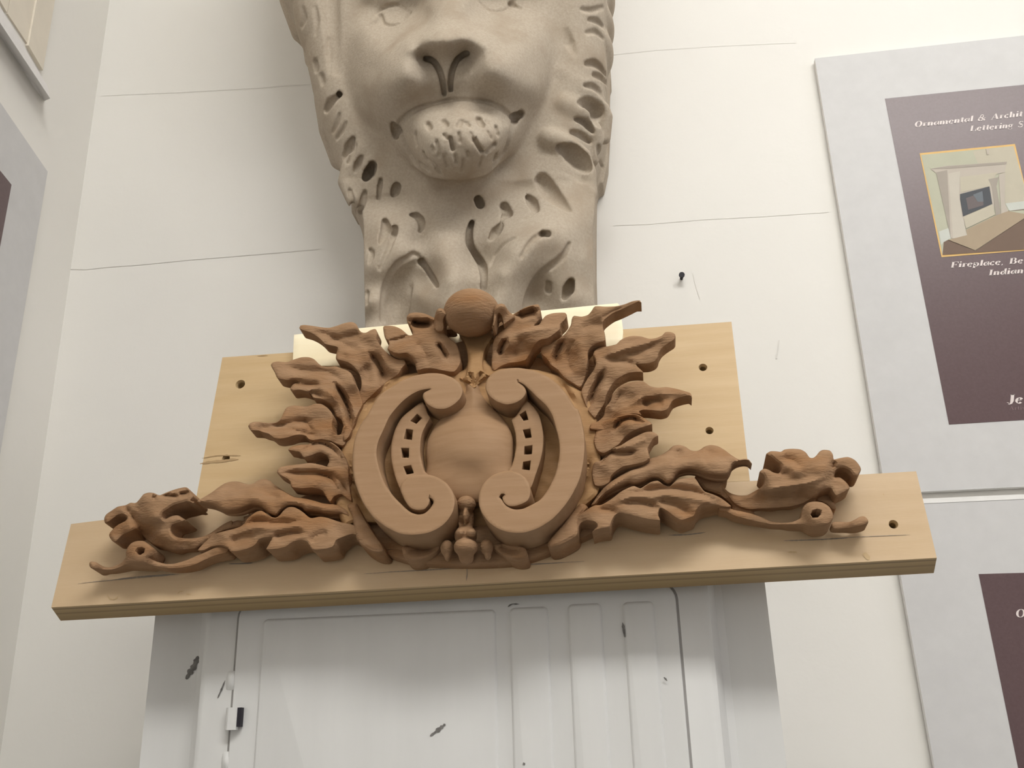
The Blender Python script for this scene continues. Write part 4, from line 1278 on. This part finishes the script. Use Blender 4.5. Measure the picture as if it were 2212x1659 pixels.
# ---- leaves on the right
leaf('B 300,852 270,845 262,780 268,700 272,620 295,555 335,505 380,470 400,425 385,395 410,340 460,335 520,300 590,265 690,245 714,300 716,350 695,400 657,440 700,430 720,400 760,350 830,325 940,322 955,360 932,395 897,430 892,475 840,520 780,560 720,572 690,590 650,640 620,700 592,742 572,762 500,780 420,790 345,820',
     [('B 690,260 600,275', 36), ('B 940,340 850,340', 28), ('B 880,460', 31), ('B 600,480 720,520', 31), ('B 450,560', 31), ('B 280,750', 22), ('B 500,770 350,815', 21), ('B 590,720', 22), ('B 430,400', 29)],
     grooves=[('B 400,560 360,640 340,720', 6, 5), ('B 500,350 580,330 680,300', 9, 8), ('B 480,520 620,490 760,470 860,450', 9, -1.6), ('B 560,560 500,640 470,740', 12, 2)], z0=5, thick=12)
leaf('B 1640,228 1625,208 1560,215 1480,245 1400,262 1300,265 1215,262 1185,300 1150,340 1090,357 1020,350 1000,380 990,435 942,510 882,560 800,602 740,622 715,660 722,702 762,742 792,780 800,800 870,850 930,920 1030,985 1085,1005 1130,905 1142,800 1150,750 1150,690 1182,640 1240,602 1303,585 1310,555 1300,500 1285,440 1300,392 1380,330 1450,300 1530,262 1600,228',
     [('B 1620,215 1540,235', 42), ('B 1300,300', 37), ('B 1100,400', 32), ('B 1270,540', 33), ('B 1050,600', 31), ('B 760,660', 22), ('B 850,800 1080,980', 20), ('B 1000,760', 24), ('B 1150,700', 28)],
     grooves=[('B 935,570 890,640 860,720 855,800', 8, 5), ('B 1290,420 1180,430 1080,470', 9, 1.8), ('B 1040,560 980,660 970,780 1010,880', 14, 3), ('B 1560,240 1400,300 1250,390', 6, 1.5)], z0=7)
leaf('B 1955,545 1945,515 1910,500 1862,500 1830,530 1770,555 1710,560 1640,540 1560,535 1490,550 1440,580 1410,610 1330,630 1260,640 1212,670 1195,710 1215,740 1222,790 1200,852 1150,920 1105,1000 1088,1060 1130,1180 1150,1225 1210,1290 1242,1250 1290,1180 1310,1140 1322,1080 1352,1020 1392,960 1440,920 1520,880 1600,870 1655,872 1640,850 1602,815 1592,797 1700,792 1760,772 1790,740 1800,700 1832,650 1882,610 1940,572',
     [('B 1930,520', 38), ('B 1700,620', 34), ('B 1450,660', 32), ('B 1230,690', 28), ('B 1640,860', 31), ('B 1450,840', 29), ('B 1300,1000', 25), ('B 1200,1200', 20), ('B 1130,1050', 21)],
     grooves=[('B 1300,850 1250,950 1200,1060 1150,1200', 7, 6), ('B 1300,740 1450,760 1600,795', 8, 2.5), ('B 1880,530 1700,600 1500,650 1300,720', 8, -1.6), ('B 1780,600 1600,690 1400,720', 9, 2)], z0=7)
leaf('B 2105,1102 2092,1062 2050,1045 1960,1020 1870,1005 1790,1010 1720,995 1662,955 1600,950 1520,965 1450,990 1402,1040 1372,1090 1352,1140 1312,1190 1292,1270 1240,1320 1180,1340 1165,1390 1250,1400 1330,1395 1382,1400 1422,1322 1480,1282 1560,1252 1640,1262 1622,1232 1660,1217 1740,1222 1820,1230 1880,1212 1902,1180 1932,1132 2000,1102 2080,1085',
     [('B 2080,1065', 39), ('B 1900,1060', 34), ('B 1600,990', 33), ('B 1850,1200', 35), ('B 1500,1150', 28), ('B 1300,1330', 21), ('B 1640,1230', 30)],
     grooves=[('B 1640,1170 1740,1130 1850,1120', 13, 5), ('B 2050,1060 1850,1070 1650,1100 1500,1200', 7, -1.5), ('B 1480,1040 1420,1120 1380,1220', 9, 2)], z0=7)
leaf('D 1290,240 1390,200 1470,170 1560,152 1640,155 1700,185 1762,225 1785,247 1740,265 1660,290 1590,322 1530,370 1482,430 1420,475 1330,520 1262,490 1235,390',
     [('D 1770,245', 33), ('D 1580,170', 31), ('D 1450,430', 25), ('D 1280,350', 20)], grooves=[('D 1420,300 1490,215 1590,188 1690,225', 6, 6)], z0=6)
leaf('D 1420,472 1490,445 1560,400 1640,357 1720,322 1790,318 1842,355 1800,382 1770,430 1747,480 1757,540 1762,570 1700,610 1600,632 1520,647 1450,690 1402,735 1382,795 1320,830 1240,820 1215,700 1240,610 1300,590 1350,540',
     [('D 1810,335', 33), ('D 1740,540', 31), ('D 1600,420', 29), ('D 1560,600', 28), ('D 1400,620', 24), ('D 1280,760', 20)],
     grooves=[('D 1370,500 1450,520 1560,520 1640,500', 6, 4), ('D 1300,620 1370,530 1420,490', 5, 4), ('D 1480,470 1600,440 1740,380', 8, -1.5)], z0=6)
leaf('H 2130,327 2092,277 2040,270 1980,275 1900,230 1820,170 1740,125 1660,112 1590,130 1540,165 1490,180 1430,170 1370,130 1300,112 1230,125 1170,180 1100,220 1030,250 965,267 900,330 830,370 740,400 640,455 540,520 450,590 390,660 335,740 300,800 350,800 400,742 470,672 560,612 650,572 740,550 790,560 860,540 930,510 990,487 1060,490 1110,510 1170,540 1230,502 1260,450 1310,410 1400,390 1490,397 1560,420 1640,445 1760,460 1850,450 1890,392 1912,340 1970,302 2040,287 2090,293',
     [('H 2110,310', 33), ('H 1700,150', 24), ('H 1700,300', 30), ('H 1300,140', 22), ('H 1200,350', 28), ('H 900,430', 27), ('H 600,560', 24), ('H 360,760', 19)],
     grooves=[('H 420,680 700,480 1000,370 1400,300 1800,310', 14, -1.5), ('H 1300,150 1280,250 1200,330', 10, 2), ('H 1660,150 1640,240 1560,300', 12, 1.5)], z0=9, dome=(3, 16))
leaf('H 250,850 340,800 420,792 540,720 640,642 740,592 790,580 860,605 920,570 990,530 1060,520 1120,560 1190,585 1240,540 1300,500 1390,490 1470,482 1512,530 1542,580 1590,640 1680,672 1770,712 1850,770 1892,812 1830,822 1740,802 1640,782 1560,792 1502,850 1472,920 1400,950 1330,970 1260,940 1170,872 1092,832 1062,900 1085,968 1030,970 900,950 780,920 690,897 620,890 570,920 532,990 512,1050 440,1060 370,1075 312,1103 372,1030 332,985 260,975 190,1000 152,1070 110,1130 30,1120 20,1050 100,960',
     [('H 1860,790', 17), ('H 1480,500 1350,510', 24), ('H 1380,950', 24), ('H 1040,960', 26), ('H 420,1060', 25), ('H 1200,700 1500,720', 27), ('H 800,750', 27), ('H 400,860', 23), ('H 120,1050', 19)],
     grooves=[('H 740,660 950,630 1200,610 1500,650 1680,720', 10, 4.5), ('H 560,760 800,700 1100,680 1400,700 1650,760', 10, -2), ('H 1080,840 960,790 800,760 650,780', 9, 3), ('H 1440,900 1250,790 1050,740', 10, 2.5), ('H 600,880 480,850 380,840', 8, 2)], z0=4)
leaf('H 1480,480 1550,420 1640,450 1760,465 1850,460 1840,540 1800,600 1850,660 1950,700 2060,760 2150,860 2150,980 2000,960 1900,880 1890,800 1780,700 1680,660 1590,630 1540,570',
     [('H 1600,560', 13), ('H 1750,620', 14), ('H 2000,850', 10)], name='rolled_stem', step=5, z0=3, edge=(8, 4))
leaf('G -30,640 60,735 130,777 230,800 330,795 420,750 500,700 547,655 565,590 540,530 495,490 555,445 620,460 680,495 750,507 782,450 770,400 700,345 640,292 582,255 640,215 720,215 780,220 830,190 930,180 1040,190 1110,230 1160,295 1210,300 1250,270 1290,220 1340,195 1430,205 1470,260 1482,320 1560,305 1670,290 1760,330 1820,400 1842,460 1800,540 1740,540 1690,480 1620,445 1550,445 1500,490 1492,560 1560,562 1640,620 1692,700 1640,750 1560,790 1512,810 1470,762 1440,712 1380,712 1300,742 1250,800 1150,870 1050,920 900,958 700,975 500,985 350,992 230,955 140,895 60,800 -30,740',
     [('G 650,230', 33), ('G 950,220', 29), ('G 1380,230', 28), ('G 1800,440', 25), ('G 1600,700', 22), ('G 1000,450', 33), ('G 1300,450', 31), ('G 580,480', 30), ('G 700,620', 29), ('G 900,640 1200,560', 27), ('G 500,930 800,930 1050,880', 12), ('G 300,880', 12), ('G 300,800', 17), ('G 0,700', 12), ('G 1550,570', 22)],
     name='tendril_leaf', z0=8, step=3.2, edge=(7, 2.6),
     grooves=[('G 520,740 800,680 1100,640 1350,560', 8, -2), ('G 800,300 950,340 1050,430', 9, 2), ('G 760,520 900,490', 8, 2), ('G 1480,340 1470,450', 6, 2.5)])
leaf('G -40,950 60,950 150,990 250,1010 380,1040 500,1080 620,1130 750,1160 880,1160 960,1140 1035,1100 1050,1030 1070,960 1130,902 1220,880 1330,895 1420,950 1465,1030 1472,1100 1450,1140 1400,1185 1320,1200 1240,1212 1160,1208 1080,1188 950,1188 800,1192 650,1188 500,1160 330,1120 150,1070 60,1020 -40,1000',
     [('G 0,980', 15), ('G 700,1170', 13), ('G 1250,1050', 25), ('G 1050,1150', 16)], name='tendril', z0=5, step=3.2, edge=(5, 1.4),
     holes=[T('G 1170,1052 1198,1000 1260,980 1320,1000 1310,1050 1270,1092 1200,1097')])
leaf('G 1450,1180 1480,1150 1590,1150 1690,1150 1760,1120 1830,1082 1890,1078 1932,1120 1937,1165 1870,1195 1750,1222 1600,1245 1490,1245 1450,1225',
     [('G 1480,1200', 11), ('G 1900,1120', 16)], name='tendril_tip', z0=4, step=3.2, edge=(5, 1.6))
leaf('G 1250,860 1300,790 1380,770 1440,800 1490,900 1510,980 1460,990 1400,930 1330,890', 12, name='tendril_root', z0=0, step=4, edge=(6, 2))

# ---- tiny bearded mask at the foot of the cabochon
q0, q1 = at_board(940, 1215, 0.0), at_board(1075, 1060, 0.05)
lo_ = np.minimum(q0, q1) - 0.012
hi_ = np.maximum(q0, q1) + 0.012
sk = Sculpt(lo_, hi_, 0.0006)
PXM = 1 / 3800.0


def mE(s, h, rx, ry, rd, **k):
    c_ = T('I ' + s)[0]
    sk.ell(at_board(c_[0], c_[1], h * 1e-3), (rx / 4.096 * PXM, rd * 1e-3, ry / 4.096 * PXM), **k)


mE('1095,120', 24, 82, 70, 7, k=0.001)
mE('1090,250', 18, 70, 150, 7, k=0.001)
mE('1092,225', 26, 26, 62, 5, k=0.0012)
mE('1040,270', 26, 30, 42, 5, k=0.0008, op='sub')
mE('1145,270', 26, 30, 42, 5, k=0.0008, op='sub')
mE('1090,400', 19, 96, 90, 8, k=0.001)
mE('1045,375', 26, 42, 36, 4, k=0.001)
mE('1140,375', 26, 42, 36, 4, k=0.001)
mE('1090,500', 22, 102, 76, 8, k=0.0006)
mE('1095,590', 16, 62, 60, 7, k=0.002)
mE('925,510', 17, 56, 70, 6, k=0.0008)
mE('930,575', 16, 28, 50, 4, k=0.001)
mE('1275,500', 17, 56, 66, 6, k=0.0008)
mE('1285,565', 16, 28, 46, 4, k=0.001)
g_ = T('I 985,440 1040,415 1090,410 1150,418 1200,445')
sk.tube([at_board(x, y, 0.0285) for x, y in g_], 0.0011, 0.0006, 'sub')
V_, F_ = sk.mesh()
mesh_obj('mask', V_, F_, DK, crest, 3.2)
# ------------------------------------------------------------------ posters
def sheet_on(place, name, pts, t, mat, parent, off=0.0, edge_mat=None):
    """thin sheet on a wall: pts in the frame on its front face"""
    f_ = [place(x, y, off + t) for x, y in pts]
    return f_


PT2 = 0.005
GW = 0.0015


def poster_back(name, label, pts, parent_loc):
    o = thing(name, label, 'poster', parent_loc)
    f_ = [at_y(x, y, PT2 + GW) for x, y in pts]
    b_ = [p + [0, PT2, 0] for p in f_]
    v, f = prism(f_, b_)
    mesh_obj('mount_board', v, f, None, o, None, [MAT['board_white'], MAT['board_edge']], [0] + [1] * (len(f) - 1))
    return o


def ink(name, pts, mat, parent, lift, place=at_y):
    d = PT2 + GW
    f_ = [place(x, y, d + lift) for x, y in pts]
    b_ = [place(x, y, d + lift - 0.00015) for x, y in pts]
    return mesh_obj(name, *prism(f_, b_), mat, parent)


# --- heavy slanted roman letters, drawn as strokes: (points, widths) in units of the cap height
def arc(cx, cy, rx, ry, a0, a1, n=10):
    return [(cx + rx * math.cos(math.radians(a0 + (a1 - a0) * i / n)), cy + ry * math.sin(math.radians(a0 + (a1 - a0) * i / n))) for i in range(n + 1)]


TK, TN = 0.21, 0.05


def ring_w(n, lo=TN, hi=TK):
    return [lo + (hi - lo) * abs(math.cos(2 * math.pi * i / n))**1.5 for i in range(n + 1)]


def bowl(cx, cy, rx, ry):
    return (arc(cx, cy, rx, ry, 0, 360, 20), ring_w(20))


def st(x, y0, y1, w=TK):
    return ([(x, y0), (x, y1)], [w, w])


def hl(x0, x1, y, w=TN):
    return ([(x0, y), (x1, y)], [w, w])


XH = 0.64
GL = {
    'O': (0.86, [bowl(0.40, 0.5, 0.29, 0.47)]),
    'r': (0.50, [st(0.16, 0, XH), hl(0.02, 0.30, 0.02), (arc(0.30, 0.45, 0.14, 0.16, 170, 60, 6), [TN] * 7), ([(0.40, 0.52), (0.42, 0.57)], [0.15, 0.15])]),
    'n': (0.66, [st(0.14, 0, XH), ([(0.2, 0.46), (0.28, 0.58), (0.38, 0.61), (0.46, 0.52)], [TN, TN, 0.09, 0.16]), st(0.46, 0.02, 0.54), hl(0.02, 0.26, 0.02), hl(0.38, 0.60, 0.02)]),
    'a': (0.62, [(arc(0.24, 0.31, 0.15, 0.28, 20, 340, 14), ring_w(14, 0.05, 0.19)), st(0.44, 0.02, XH), hl(0.44, 0.60, 0.03)]),
    'm': (0.98, [st(0.14, 0, XH), ([(0.2, 0.46), (0.28, 0.58), (0.36, 0.61), (0.42, 0.52)], [TN, TN, 0.09, 0.16]), st(0.44, 0.02, 0.54), ([(0.5, 0.46), (0.58, 0.58), (0.68, 0.61), (0.76, 0.52)], [TN, TN, 0.09, 0.16]), st(0.76, 0.02, 0.54), hl(0.02, 0.26, 0.02), hl(0.68, 0.92, 0.02)]),
    'e': (0.56, [(arc(0.26, 0.32, 0.18, 0.29, 20, 320, 16), ring_w(16, 0.05, 0.20)), hl(0.14, 0.44, 0.35)]),
    't': (0.42, [st(0.19, 0.06, 0.84), hl(0.02, 0.38, XH - 0.03), (arc(0.27, 0.12, 0.10, 0.10, 180, 330, 5), [0.08, 0.06, TN, TN, TN, TN])]),
    'l': (0.36, [st(0.17, 0, 1.0), hl(0.02, 0.32, 0.02), hl(0.06, 0.2, 0.98)]),
    '&': (0.98, [(arc(0.42, 0.74, 0.16, 0.22, -60, 250, 14), ring_w(14, 0.05, 0.14)), ([(0.34, 0.60), (0.60, 0.24), (0.78, 0.03)], [0.12, 0.2, 0.2]), (arc(0.34, 0.28, 0.24, 0.26, 110, 320, 12), ring_w(12, 0.05, 0.2)), ([(0.55, 0.12), (0.74, 0.40)], [TN, TN]), hl(0.66, 0.86, 0.42)]),
    'A': (0.90, [([(0.10, 0.02), (0.42, 0.98)], [TN, TN]), ([(0.42, 0.98), (0.68, 0.02)], [0.14, 0.24]), hl(0.22, 0.58, 0.32), hl(0.0, 0.22, 0.02), hl(0.54, 0.84, 0.02)]),
    'c': (0.54, [(arc(0.26, 0.32, 0.18, 0.29, 50, 320, 16), ring_w(16, 0.05, 0.20)), ([(0.36, 0.48), (0.39, 0.52)], [0.13, 0.13])]),
    'h': (0.66, [st(0.14, 0, 1.0), ([(0.2, 0.46), (0.28, 0.58), (0.38, 0.61), (0.46, 0.52)], [TN, TN, 0.09, 0.16]), st(0.46, 0.02, 0.54), hl(0.02, 0.26, 0.02), hl(0.38, 0.60, 0.02)]),
    'i': (0.36, [st(0.17, 0, XH), hl(0.03, 0.32, 0.02), ([(0.17, 0.80), (0.17, 0.96)], [0.17, 0.17])]),
    'L': (0.80, [st(0.22, 0, 1.0), hl(0.06, 0.70, 0.03), hl(0.08, 0.40, 0.97), ([(0.69, 0.03), (0.71, 0.32)], [0.10, TN])]),
    'g': (0.60, [(arc(0.24, 0.40, 0.16, 0.22, 0, 360, 14), ring_w(14, 0.05, 0.16)), (arc(0.26, -0.06, 0.20, 0.16, 0, 360, 14), [0.06] * 15), ([(0.14, 0.2), (0.16, 0.12), (0.36, 0.08)], [0.06, 0.08, 0.12]), ([(0.38, 0.56), (0.52, 0.62)], [0.05, 0.09])]),
    'S': (0.72, [(arc(0.36, 0.73, 0.22, 0.23, 30, 230, 10), ring_w(10, 0.05, 0.12)), ([(0.20, 0.62), (0.36, 0.52), (0.52, 0.40)], [0.15, 0.22, 0.16]), (arc(0.34, 0.26, 0.24, 0.24, 50, -160, 10), ring_w(10, 0.05, 0.13))]),
    'F': (0.78, [st(0.22, 0, 1.0), hl(0.06, 0.70, 0.97), hl(0.30, 0.54, 0.50), hl(0.08, 0.40, 0.02), ([(0.70, 0.97), (0.71, 0.72)], [0.1, TN]), ([(0.55, 0.38), (0.55, 0.62)], [TN, TN])]),
    'p': (0.64, [st(0.15, -0.30, XH), (arc(0.34, 0.32, 0.16, 0.29, 160, -160, 14), ring_w(14, 0.05, 0.19)), hl(0.02, 0.28, -0.28)]),
    ',': (0.32, [([(0.12, 0.08), (0.14, 0.05)], [0.17, 0.17]), ([(0.18, 0.04), (0.10, -0.14)], [0.08, 0.04])]),
    'B': (0.86, [st(0.22, 0, 1.0), (arc(0.40, 0.74, 0.22, 0.23, 90, -90, 8), [TN, 0.08, 0.13, 0.17, 0.18, 0.17, 0.13, 0.08, TN]), (arc(0.42, 0.27, 0.26, 0.25, 90, -90, 8), [TN, 0.08, 0.14, 0.19, 0.21, 0.19, 0.14, 0.08, TN]), hl(0.06, 0.42, 0.97), hl(0.2, 0.42, 0.51), hl(0.06, 0.42, 0.03)]),
    'I': (0.48, [st(0.24, 0, 1.0), hl(0.06, 0.42, 0.97), hl(0.06, 0.42, 0.03)]),
    'd': (0.64, [(arc(0.25, 0.31, 0.15, 0.28, 20, 340, 14), ring_w(14, 0.05, 0.19)), st(0.46, 0.02, 1.0), hl(0.44, 0.62, 0.03), hl(0.34, 0.46, 0.97)]),
    'J': (0.62, [([(0.38, 1.0), (0.38, 0.3), (0.33, 0.08), (0.22, -0.01), (0.12, 0.03)], [0.24, 0.24, 0.17, 0.07, TN]), ([(0.10, 0.14), (0.12, 0.18)], [0.19, 0.19]), hl(0.22, 0.54, 0.97)]),
    's': (0.48, [(arc(0.23, 0.47, 0.13, 0.14, 30, 230, 8), ring_w(8, 0.05, 0.1)), ([(0.14, 0.4), (0.23, 0.33), (0.32, 0.26)], [0.1, 0.15, 0.1]), (arc(0.22, 0.16, 0.14, 0.14, 50, -160, 8), ring_w(8, 0.05, 0.1))]),
    ' ': (0.44, []),
}


def lettering(name, text, p0, p1, cap, parent, mat, lift=0.0004, slant=0.28, thin=1.0, clip=None):
    """text set on the poster's face from frame point p0 along its baseline, ending at p1"""
    total = sum(GL[c][0] for c in text)
    p0, p1 = np.array(p0, float), np.array(p1, float)
    sx = np.linalg.norm(p1 - p0) / total
    ux = (p1 - p0) / np.linalg.norm(p1 - p0)
    uy = np.array([ux[1], -ux[0]])
    V, F_ = [], []
    x = 0.0
    for c in text:
        adv, strokes = GL[c]
        for pts, ws in strokes:
            Q = np.array(pts, float)
            n = len(Q)
            i0 = len(V)
            for i in range(n):
                d = Q[min(i + 1, n - 1)] - Q[max(i - 1, 0)]
                d = d / (np.linalg.norm(d) + 1e-9)
                q = np.array([-d[1], d[0]]) * ws[i] * thin / 2
                for s_ in (1, -1):
                    g = Q[i] + q * s_
                    gx = (x + g[0]) * sx + g[1] * cap * slant
                    V.append(p0 + ux * gx + uy * g[1] * cap)
            F_ += [(i0 + 2 * i, i0 + 2 * i + 1, i0 + 2 * i + 3, i0 + 2 * i + 2) for i in range(n - 1)]
        x += adv
    A = np.array(V)
    d = PT2 + GW + lift
    X = at_y(A[:, 0], A[:, 1], d)
    return mesh_obj(name, X, F_, mat, parent)


up = poster_back('display_poster', 'upper right poster on white wall with maroon print and fireplace photo',
                 [(1760, 126), (1913, 1066), (3000, 1013), (2600, 34)], at_y(1913, 1066, 0.0))
ink('maroon_print', [(1911.5, 213), (2050, 917), (2640, 881), (2500, 154)], MAT['maroon'], up, 0.0002)
MAT['gold'] = flat_mat('gold_line', (0.72, 0.47, 0.18))
pc = {k: flat_mat('photo_' + k, v) for k, v in dict(
    wall=(0.46, 0.46, 0.355), wall_far=(0.50, 0.46, 0.365), mantel=(0.485, 0.435, 0.375), mantel_lit=(0.53, 0.49, 0.42), mantel_dark=(0.36, 0.32, 0.275),
    firebox=(0.075, 0.08, 0.09), ember=(0.15, 0.125, 0.125), hearth=(0.38, 0.30, 0.21), floor=(0.17, 0.115, 0.085), skirting=(0.55, 0.57, 0.52), flame=(0.15, 0.17, 0.19)).items()}
frm = ink('photo_print', [(1986.5, 331), (2033.8, 555.5), (2247, 538.5), (2192.5, 311)], MAT['gold'], up, 0.0004)
CROP['U'] = (1960, 200, 3.948)


def photo(s, c, k):
    f_ = [tuple(p) for p in T('U ' + s)]
    P3 = [at_y(x, y, PT2 + GW + 0.0005 + k * 0.00006) for x, y in f_]
    o = mesh_obj('photo_area', P3, [tuple(range(len(P3)))], pc[c], frm)
    return o


photo('118,532 905,455 1000,800 1110,1330 300,1385', 'wall', 0)
photo('560,500 905,455 1000,800 1030,960 820,940 790,640 600,600', 'wall_far', 1)
photo('300,1385 310,1275 350,1255 580,1350 1000,1070 1000,1000 860,1010 870,1000 1060,985 1120,1330', 'floor', 2)
photo('270,1185 350,1155 375,1240 310,1275 290,1300', 'skirting', 3)
photo('835,945 1000,925 1020,990 870,1008', 'skirting', 3)
photo('195,650 330,625 850,590 830,680 740,700 740,1040 480,1130 510,1215 450,1255 370,1240 250,690', 'mantel', 4)
photo('245,680 340,660 370,1235 350,1150', 'mantel_dark', 5)
photo('350,690 450,670 440,860 470,1060 510,1215 450,1250 390,1240', 'mantel_lit', 5)
photo('195,650 340,628 850,590 845,610 340,650', 'mantel_dark', 6)
photo('450,720 770,680 700,800 455,850', 'wall_far', 6)
photo('690,740 780,720 760,800 800,1040 755,1045 720,800', 'mantel_dark', 7)
photo('780,700 835,685 830,940 860,1010 800,1040', 'mantel', 7)
photo('480,1060 725,950 750,1040 500,1160', 'wall_far', 7)
photo('450,865 700,800 725,950 475,1055 450,910', 'firebox', 8)
photo('500,900 640,850 650,960 520,1000', 'ember', 9)
photo('560,870 640,840 650,930 600,930', 'flame', 10)
photo('350,1255 510,1215 500,1170 750,1050 860,1010 1000,1035 1000,1070 580,1345', 'hearth', 8)
photo('670,480 700,475 695,525 680,530', 'mantel', 8)
lettering('lettering', 'Ornamental & Archit', (1975, 275), (2209, 251.5), 12.5, up, MAT['letter'])
lettering('lettering', 'Lettering S', (2094, 284), (2211, 274), 12.5, up, MAT['letter'])
lettering('lettering', 'Fireplace, Be', (2052, 579), (2210, 568.5), 13, up, MAT['letter'])
lettering('lettering', 'Indian', (2134, 595.5), (2211, 590), 13, up, MAT['letter'])
lettering('lettering', 'Je', (2174, 873.5), (2210, 871), 20.5, up, MAT['letter'], slant=0.16)
lettering('lettering', 'Artis', (2180, 886), (2214, 884.5), 8.5, up, MAT['letter_dim'], slant=0.0, thin=0.5)

lo_ = poster_back('display_poster', 'lower right poster on white wall, its maroon print cut by the frame',
                  [(1917, 1082), (2028, 1710), (3000, 1690), (2700, 1047)], at_y(2028, 1710, 0.0))
ink('maroon_print', [(2114, 1240), (2215, 1735), (2950, 1720), (2800, 1221)], MAT['maroon'], lo_, 0.0002)
ink('top_strip', [(1917, 1080.5), (1919, 1091), (2703, 1056), (2700, 1046)], MAT['board_edge'], lo_, 0.0003)
lettering('lettering', 'O', (2194, 1334), (2216, 1333.4), 18, lo_, MAT['letter'], slant=0.1)

# --- poster on the left wall
lp = thing('display_poster', 'leftmost poster on the side wall below the window ledge, mostly out of frame', 'poster', at_left(6, 947))
o_ = PT2
f_ = [at_left(103, 371, o_), at_left(0, 220.6, o_)]
f_[1] = f_[0] + (f_[1] - f_[0]) * 3.2
bot = at_left(6, 947, o_)
bot = f_[0] + (bot - f_[0]) * 1.15
f_ = [f_[0], f_[1], f_[1] + (bot - f_[0]), bot]
v, f = prism(f_, [p - LN * PT2 for p in f_])
mesh_obj('mount_board', v, f, None, lp, None, [MAT['board_white'], MAT['board_edge']], [0] + [1] * (len(f) - 1))
e0, e1, e2 = at_left(25, 399, o_ + 0.0003), at_left(0, 368, o_ + 0.0003), at_left(0, 527, o_ + 0.0003)
e1 = e0 + (e1 - e0) * 9
dn = (bot - f_[0])
dn = dn / np.linalg.norm(dn) * 0.30
mesh_obj('maroon_print', *prism([e0, e1, e1 + dn, e0 + dn], [p - LN * 0.0002 for p in (e0, e1, e1 + dn, e0 + dn)]), MAT['maroon'], lp)
